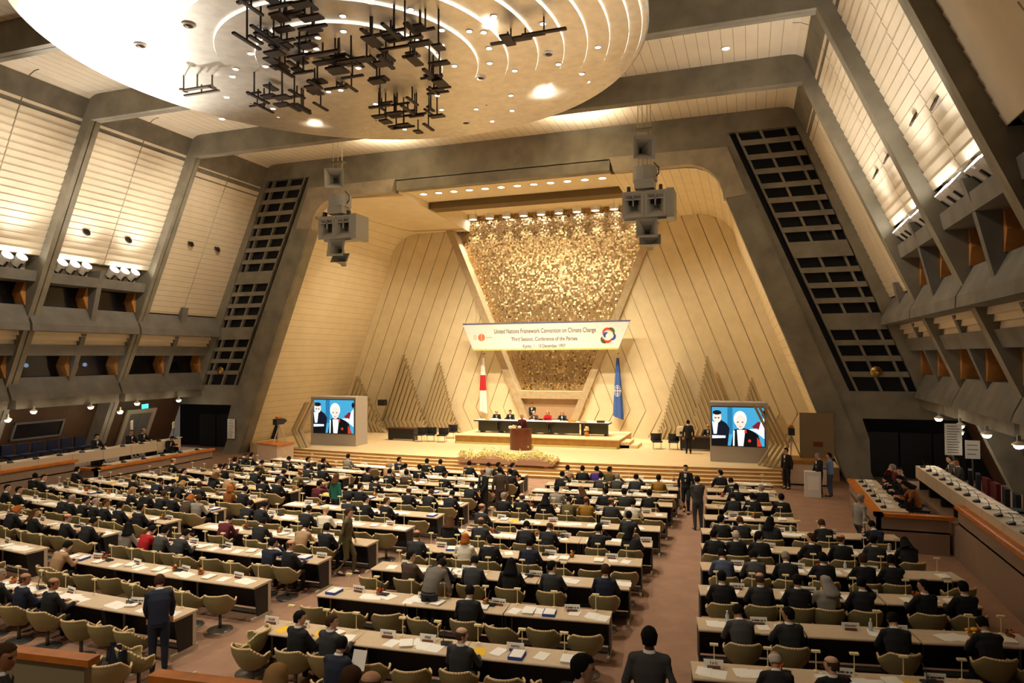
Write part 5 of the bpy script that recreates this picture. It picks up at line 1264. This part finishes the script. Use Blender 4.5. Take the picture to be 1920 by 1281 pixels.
for k in range(NR):
    for b in 'FLCR':
        if XR[b][k] is None: continue
        xa, xb = XR[b][k]; sl = sorted(SLOT[(k, b)])
        # empty places
        n = int((xb - xa) / .7); st = (xb - xa) / n
        cand = [xa + (i + .5) * st for i in range(n)]
        allx = list(sl)
        for x in cand:
            gap = min([abs(x - s[0]) for s in allx] or [9])
            if gap > .5: allx.append((x, None))
            elif gap > .36 and R_.random() < .0: allx.append((x, None))
        allx.sort(key=lambda s: s[0])
        wh = where(k, b)
        for i, (x, c) in enumerate(allx):
            a = arow(x); seat = 'seat %s' % NUM[min(20, i + 1)]
            d = -.42 if c else -.5 - R_.random() * .12
            px, py = x - d * math.sin(a), yrow(k, x) + d * math.cos(a)
            if blocked(px, py, .5): continue
            if c:
                pose = c[2] if len(c) > 2 else '0'
                if pose == '0': pose = R_.choice('0002351')
                person(c[0], c[1], pose, (px, py, -.015), a + R_.uniform(-.12, .12), 'person in %s with %s, %s, %s' % (CL[c[0]][0], HR[c[1]][0].replace(' round bald head', ''), wh, seat))
                chair(px, py - .03, 0, a + R_.uniform(-.1, .1), 'occupied olive shell chair, %s, %s' % (wh, seat), 'olive shell chairs at the desks'); n_chair += 1
            else:
                chair(px, py, 0, a + R_.uniform(-.35, .35), 'empty olive shell chair, %s, %s' % (wh, seat), 'olive shell chairs at the desks'); n_chair += 1
            p = deskpt(k, x + R_.uniform(-.04, .1), .55)
            if k < 9 or i % 2 == 0:
                o = link('desk_lamp', stem_me, None, p, a)
                link('lamp_head', lhead_me, o)
                tag(o, 'cream T-shaped desk lamp, %s, at %s' % (wh, seat), 'lamp', 'T-shaped lamps on the desks')
            r1 = R_.random()
            if r1 < .97:
                kk = R_.choice([0, 0, 1, 1, 1, 2, 2, 0, 1, 2, 3, 4] if k < 8 else [1, 1, 2])
                p = deskpt(k, x + R_.uniform(-.1, .14), R_.uniform(.17, .27))
                sheet(kk, p, a + R_.uniform(-.25, .25), '%s on desk, %s, at %s' % (['white sheet', 'spread white papers', 'white paper pile', 'yellow sheet', 'blue folder pile'][kk], wh, seat), 'papers on the desks')
            if R_.random() < .85:
                kk = R_.choice([0, 1, 0, 2, 1])
                p = deskpt(k, x + R_.choice([-.3, .3]) + R_.uniform(-.04, .04), R_.uniform(.2, .38))
                if xa + .2 < p.x < xb - .2: sheet(kk, p + V(0, 0, .002), a + R_.uniform(-.4, .4), '%s on desk, %s, next to %s' % (['white sheet', 'spread white papers', 'white paper pile'][kk], wh, seat), 'papers on the desks')
            if i % 2 == 0:
                tx = x + st * .5
                if tx < xb - .15 and not any(abs(tx - q_[0]) < .5 for q_ in txt_at.get((k, b), [])):
                    o = link('nameplate', plate_me, None, deskpt(k, tx, .42), a + R_.uniform(-.2, .2)); link('lettering', scr[R_.randrange(4)], o)
                    if k < 7: link('plate_base', pbase_me, o)
                    tag(o, 'white nameplate, %s, beyond %s' % (wh, seat), 'nameplate', 'nameplates on the desks')
            if i % 3 == 1 and k < 9 and x + .3 < xb - .15:
                console(deskpt(k, x + .24, .38), a + PI + R_.uniform(-.3, .3), 'black microphone console, %s, by %s' % (wh, seat), 'consoles on the desks')
            if R_.random() < .2 and x + .12 < xb and not any(abs(x + .13 - q_[0]) < .35 for q_ in txt_at.get((k, b), [])):
                o = link('flower_pot', pot_me, None, deskpt(k, x + .13, .36), R_.random() * 6); link('blossom', BL[R_.randrange(4)], o)
                tag(o, 'small pot of bright flowers, %s, by %s' % (wh, seat), 'flower pot', 'flower pots on the desks')
            elif (b == 'R' and R_.random() < .22) or R_.random() < .04:
                o = link('water_bottle', bot_me, None, deskpt(k, x - .16, .4)); link('bottle_cap', cap_me, o)
                tag(o, 'clear plastic water bottle, %s, by %s' % (wh, seat), 'bottle', 'water bottles on the desks')
        for x, t in txt_at.get((k, b), []):
            p = deskpt(k, x, .4); o = link('nameplate', plate_me, None, p, arow(x)); link('plate_base', pbase_me, o)
            l = link('lettering', TXT[t], o); l.location = (0, -.0118, .078); l.rotation_euler = (PI / 2 - .15, 0, 0); l.scale = (.85 if len(t) < 9 else .78, 1, 1)
            tag(o, 'white nameplate reading %s on the desk row farthest from stage' % t, 'nameplate', None)
# fruit and flower heap, bag
p = onz(1838, 1190, .8)
o = link('flower_pot', pot_me, None, deskpt(1, p.x, .25)); o.scale = (2.2, 2.2, 1.4); l = link('blossom', BL[1], o)
tag(o, 'large heap of mixed bright flowers on desk before long black hair person', 'flower pot', None)
# ================================================================ people standing or elsewhere
def stand_at(u, v, z=0.): return onz(u, v, z)
SP = [
 (stand_at(1287, 962), 'dk', 'v', PI * .97, 'person in dark suit walking up the wide carpeted aisle towards the desks', 'd', None),
 (stand_at(1309, 994), 'gk', 'f', .3, 'person in grey suit standing at aisle end of middle desk rows', 'g', None),
 (V(-1.12, 8.05, .84), 'gk', 'v', .12, 'person in grey suit seen from behind walking down the wide aisle', 'c', 2),
 (stand_at(297, 1262), 'nb', 'h', .75, 'person in navy suit bending over desk beside draped dark coat', 'n', None),
 (stand_at(805, 1197), 'Tk', 'H', -.05, 'person in grey striped jacket bending deep over desk', 'd', None),
 (stand_at(629, 985), 'tl', 's', -.3, 'person in green jacket standing among the desks', 'd', None),
 (stand_at(650, 1078), 'ob', 'v', -1.3, 'person in olive coat striding between the desk blocks', 'o', None),
 (stand_at(908, 970), 'dB', 'f', PI * .85, 'person in dark suit and white shirt standing facing away from stage', 'd', None),
 (stand_at(938, 968), 'bk', 's', .6, 'person in brown jacket standing in discussion near the inner aisle', 'b', None),
 (stand_at(1476, 917), 'dk', 's', PI * .75, 'guard in dark uniform standing beside the bent grey posts', 'd', 0),
 (stand_at(1537, 931), 'dg', 'f', 2.0, 'guard in dark suit standing behind white pedestal', 'd', 0),
 (stand_at(1557, 931), 'lk', 'a', 1.2, 'person in pale blue shirt standing with arms crossed by the guards', 'k', 0),
 (V(2.9, 21.9, 0), 'Gg', 'v', -1.0, 'person in light grey clothes leaving by the end of the lower side stand', 'g', None),
 (onz(1291, 851, ZS), 'dk', 's', .2, 'person in dark suit standing on stage by the projector desk', 'd', 0),
 (V(-30.0, 19.6, .956), 'GB', 'f', -1.9, 'person in pale jacket standing behind the upper exit-sign stand desks', 'd', None),
]
for loc, c, pose, rz, lab, tr, sk in SP: person(c[0], c[1], pose, loc, rz, lab, sk, tr, None, True)
# stage people
tz = 1.09 
for i, (u, c, yw, lab, ps) in enumerate([(932, 'dB', .2, 'person in dark suit seated at head table, first from the red disc flag', '6'), (958, 'dk', 0, 'person in dark suit seated at head table, second from the red disc flag', '0'), (1003, 'bB', 0, 'balding person in brown jacket seated at head table centre', '6'), (1028, 'ry', 0, 'fair haired person in red jacket seated at head table', '0'), (1055, 'dy', 0, 'person in dark suit and fair hair at head table, last of the group', '0')]):
    x = ony(u, 785, ty + 1.05).x
    person(c[0], c[1], ps, (x, ty + 1.05, tz), PI + yw, lab, 0, 'd')
    o = dup(sc0, (x, ty + 1.08, tz), PI); tag(o, 'black chair at head table, %s from the red disc flag' % ORD[i + 1], 'chair', 'black stage chairs')
x = ony(997, 780, ty + 1.6).x
person('d', 'b', 'f', (x, ty + 1.75, tz), PI, 'person in dark suit standing leaning behind the head table', 0, 'd', None, True)
person('u', 'g', 's', (lp.x + .0, lp.y + .25, ZS + .16), PI, 'person in burgundy robe with grey hair speaking at lectern', 0, 'd', None, True)
person('d', 'B', '0', (-2.2, 39.6, ZS), PI, 'person in dark suit seated at the projector desk', 0, 'd')
o = dup(sc0, (-2.2, 39.65, ZS), PI); tag(o, 'black chair behind the projector desk', 'chair', 'black stage chairs')
# gallery people
for (x, y, z, rz, c, ps, lab) in [
 (4.75, 26.6, .655, PI / 2, 'ug', '5', 'person in burgundy jacket at lower guard side stand, nearest the stage'.replace('nearest the', 'first from')),
 (4.75, 25.8, .655, PI / 2, 'dk', '2', 'person in dark suit with black hair at lower guard side stand, second from stage'),
 (4.75, 24.6, .655, PI / 2, 'dk', '1', 'person in dark clothes writing at lower guard side stand, third from stage'),
 (4.7, 23.6, .655, PI / 2, 'OL', '1', 'person in orange brown jacket at end of lower guard side stand'),
 (6.55, 27.3, .906, PI / 2, 'gk', '0', 'person in grey at upper guard side stand, first from stage'),
 (6.55, 26.6, .906, PI / 2, 'gb', '2', 'person in grey at upper guard side stand, second from stage'),
 (-28.6, 24.1, .906, -PI / 2, 'dk', '0', 'person in dark suit alone at upper exit-sign stand'),
 (-28.6, 26.0, .906, -PI / 2, 'db', '3', 'person with brown hair in dark suit at upper exit-sign stand'),
 (-28.6, 26.7, .906, -PI / 2, 'dB', '0', 'balding person in dark suit at upper exit-sign stand'),
 (-27.6, 27.3, .575, -PI / 2, 'dk', '1', 'person in dark suit at lower exit-sign stand')]:
    person(c[0], c[1], ps, (x, y, z), rz, lab, None, 'd')
    o = dup(sc0, (x, y, z), rz); tag(o, 'black chair under ' + lab.replace('person in ', '').replace('person with ', ''), 'chair', None)
# ================================================================ the near end: partitions, chairs, people cut by the frame
TZ = 1.75
m = MB(); m.box((-16, -3, 0), (4, 6.3, TZ)); struct(m.build('floor_rear_tier', carpet), 'raised rear tier behind the desks')
m = MB(); m.box((-2.2, 6.3, 0), (-.2, 8.6, .84)); struct(m.build('floor_tier_steps', carpet))
for ((u0, v0), (u1, v1)) in (((-60, 1206), (165, 1232)), ((300, 1262), (540, 1290))):
    A, B = onz(u0, v0, 2.5), onz(u1, v1, 2.5); A.z = B.z = 0; d = (B - A).normalized(); n = V(-d.y, d.x, 0) * .05
    m = MB(); m.hexa([A - n, B - n, B + n, A + n] + [p + V(0, 0, 2.43) for p in (A - n, B - n, B + n, A + n)])
    struct(m.build('partition_wall', mat('pale partition', rgb(150, 136, 104), .7)), 'pale partition with wooden cap along the rear tier')
    m = MB(); cap_run(m, [(A.x, A.y), (B.x, B.y)], .16, .07, 2.43); struct(m.build('trim_2', orange_wood))
for i, (u, v, rz) in enumerate([(20, 1225, .1), (75, 1232, .1), (150, 1240, .3), (205, 1255, .5), (380, 1275, .0), (447, 1290, .1)]):
    p = onz(u, v, .62); chair(p.x, p.y, 0, rz, 'olive shell chair against the low partition, %s from its outer end' % ORD[i + 1], 'olive shell chairs by the low partition')
p = onz(470, 1262, 0); chair(p.x, p.y, 0, 1.9, 'olive shell chair turned sideways, alone in the inner aisle by plate reading OLADE', 'chair turned sideways')
NP = [(632, 1212, 'nk', '6', .0), (518, 1276, 'by', '0', .1), (655, 1281, 'db', '0', 0), (690, 1290, 'dB', '0', -.1), (1086, 1254, 'dk', '3', -.3), (3, 1232, 'db', '3', -.4)]
for i, (u, v, c, ps, rz) in enumerate(NP):
    fz = 0 if i == 0 else TZ; p = onz(u, v, 1.2 + fz)
    person(c[0], c[1], ps, (p.x, p.y - .1, fz - .015), rz, 'person in %s, %s, behind last desk row, %s' % (CL[c[0]][0], HR[c[1]][0], ['reading a sheet', 'fair head cut by frame', 'beside fair haired one', 'bald head cut by frame', 'alone by the wide aisle', 'at edge by partition'][i]), 0 if c[1] == 'B' else None, 'd')
    chair(p.x, p.y - .13, fz, rz, 'occupied olive shell chair behind last desk row, %s' % ['under sheet reader', 'under fair haired person', 'beside fair haired person', 'under bald person', 'alone by the wide aisle', 'at edge by partition'][i], 'olive shell chairs at the desks')
p = onz(673, 1238, .95); o = sheet(0, p, .3, 'white sheet held up by person behind the last desk row', None); o.rotation_euler = (1.05, .2, .5)
# coat over the chair beside the bending person
p = onz(258, 1240, .5); r = empty('draped_coat', (p.x, p.y, 0), -.4); tag(r, 'dark blue coat draped over chair beside the bending person', 'coat')
q = MB(); q.grid(lambda s, t: (.26 * math.cos(PI * (s * 1.3 - .15)), -.3 - .05 * math.sin(s * 22) - .06 * t, .84 - .72 * t + .02 * math.sin(s * 15)), 30, 8); part(q, 'cloth', mat('dark blue coat', (.008, .012, .026), .9), r, True)
chair(p.x, p.y, 0, -.4, 'olive shell chair under dark blue coat', 'olive shell chairs at the desks')
# ================================================================ light
def look(o, tgt):
    o.rotation_euler = (Vector(tgt) - o.location).to_track_quat('-Z', 'Y').to_euler()
def spot(loc, tgt, e, ang, col=(1, .86, .66), blend=.5, r=.12):
    l = bpy.data.lights.new('lamp_light', 'SPOT'); l.energy = e; l.spot_size = ang; l.spot_blend = blend; l.color = col; l.shadow_soft_size = r
    o = bpy.data.objects.new('lamp_light', l); C.objects.link(o); o.location = loc; look(o, tgt); return o
def point(loc, e, col=(1, .8, .55), r=.1):
    l = bpy.data.lights.new('lamp_light', 'POINT'); l.energy = e; l.color = col; l.shadow_soft_size = r
    o = bpy.data.objects.new('lamp_light', l); C.objects.link(o); o.location = loc; return o
WARM = (1, .85, .62); NEUT = (1, .88, .70)
# stage lamps at the proscenium beam, wide on floor and walls
for i in range(0, 12, 2):
    x = XC - 5.2 + (i + .5) * 10.4 / 11
    spot((x, YP + 1.9, 15.0), (XC + (x - XC) * .8, YP + 3.0, 0), 1650, 1.5, WARM, .6)
# added spots before the proscenium beam, without fixtures, throwing on the stage
for x in (-17.5, -14.2, -10.6, -7.3):
    spot((x, 33.4, 14.6), (XC + (x - XC) * .4, 43.8, 6.0), 1900, 1.25, WARM, .8, .2)
for x in (-18, -6.8):
    spot((x, 33.4, 14.4), (XC + (x - XC) * 2.0, 41.0, 5.0), 2100, 1.3, WARM, .8, .2)
# more added spots there, brightening the steps and the front rows
for x in (-20, -15, -9.8, -4.8):
    spot((x, 33.4, 14.6), (x, 30.5, 0), 1500, 1.2, WARM, .8, .2)
# added fill spots behind the camera, brightening faces turned towards it
for x in (-19, -12.4, -5.8):
    spot((x, -.5, 15.6), (x, 13.5, .5), 2600, 1.1, NEUT, .9, .3)
# lamps over the gold tiles
for i in range(10):
    x = XC - 5.5 + i * 11 / 9
    spot((x, YB + .12, 15.1), (x, YB + .55, 1.5), 1150, 1.1, (1, .88, .66), .5, .1)
# lamps in the disc over the desks
for (x, y) in [(-12.4, 13), (-17.5, 16), (-7.5, 16), (-18.5, 22), (-6.2, 22), (-12.4, 26.5), (-12.4, 19.5), (-8.5, 24.5), (-16.5, 24.5)]:
    spot((x, y, 15.2), (XC + (x - XC) * 1.25, y + .5, 0), 2700, 1.3, NEUT, .8, .2)
# floodlights on the ledges: up the clapboard and on to the disc
for sd in (-1, 1):
    for fy in (FR[3], FR[4]):
        for y0 in (fy + 1.6, fy + 4.3):
            x = XC + sd * 16.2
            spot((x, y0, 9.95), (XC + sd * 14.6, y0, 16.5), 420 if sd < 0 else 330, 1.8, (1, .95, .88), .9, .3)
            spot((XC + sd * 16.7, y0, 10.2), (XC + sd * 6.5, 18.5, 16), 3800 if sd < 0 else 700, .75, (1, .95, .86), .9, .3)
# spots added at the disc rim to brighten the clapboard evenly
for sd in (-1, 1):
    for y in (17.5, 22.5, 27.5):
        spot((XC + sd * 9.0, min(y, 25.5), 15.3), (XC + sd * 16.2, y + 1.8, 12.2), 1400 if sd < 0 else 950, 1.1, NEUT, .9, .4)
# added upward spots that brighten the roof bays
for y, el, er in ((31.0, 900, 1000), (25.2, 250, 950), (19.3, 60, 800)):
    for x, e in ((-17.5, el), (-7.3, er)):
        spot((x, y, 15.6), (x * 1.0, y, 18), e, 2.6, NEUT, .9, .4)
# small lamps under the balconies
for p in wl: point((p.x + .35, p.y, 3.15), 14)
for p in wr: point((p.x - .35, p.y, 3.15), 5)
for x, y, z, l in wc: point((x + (.35 if x < 0 else -.35), y, z), 14)
for y in (23.9, 27.0): point((XC - 19.6, y, 5.4), 3, (.5, .7, 1))
w = bpy.data.worlds.new('hall'); bpy.context.scene.world = w; w.use_nodes = True
bg = w.node_tree.nodes['Background']; bg.inputs['Color'].default_value = (1, .84, .64, 1); bg.inputs['Strength'].default_value = .10
vs = bpy.context.scene.view_settings
vs.view_transform = 'Standard'; vs.look = 'None'; vs.exposure = 0.0; vs.gamma = 1.0; vs.use_curve_mapping = False
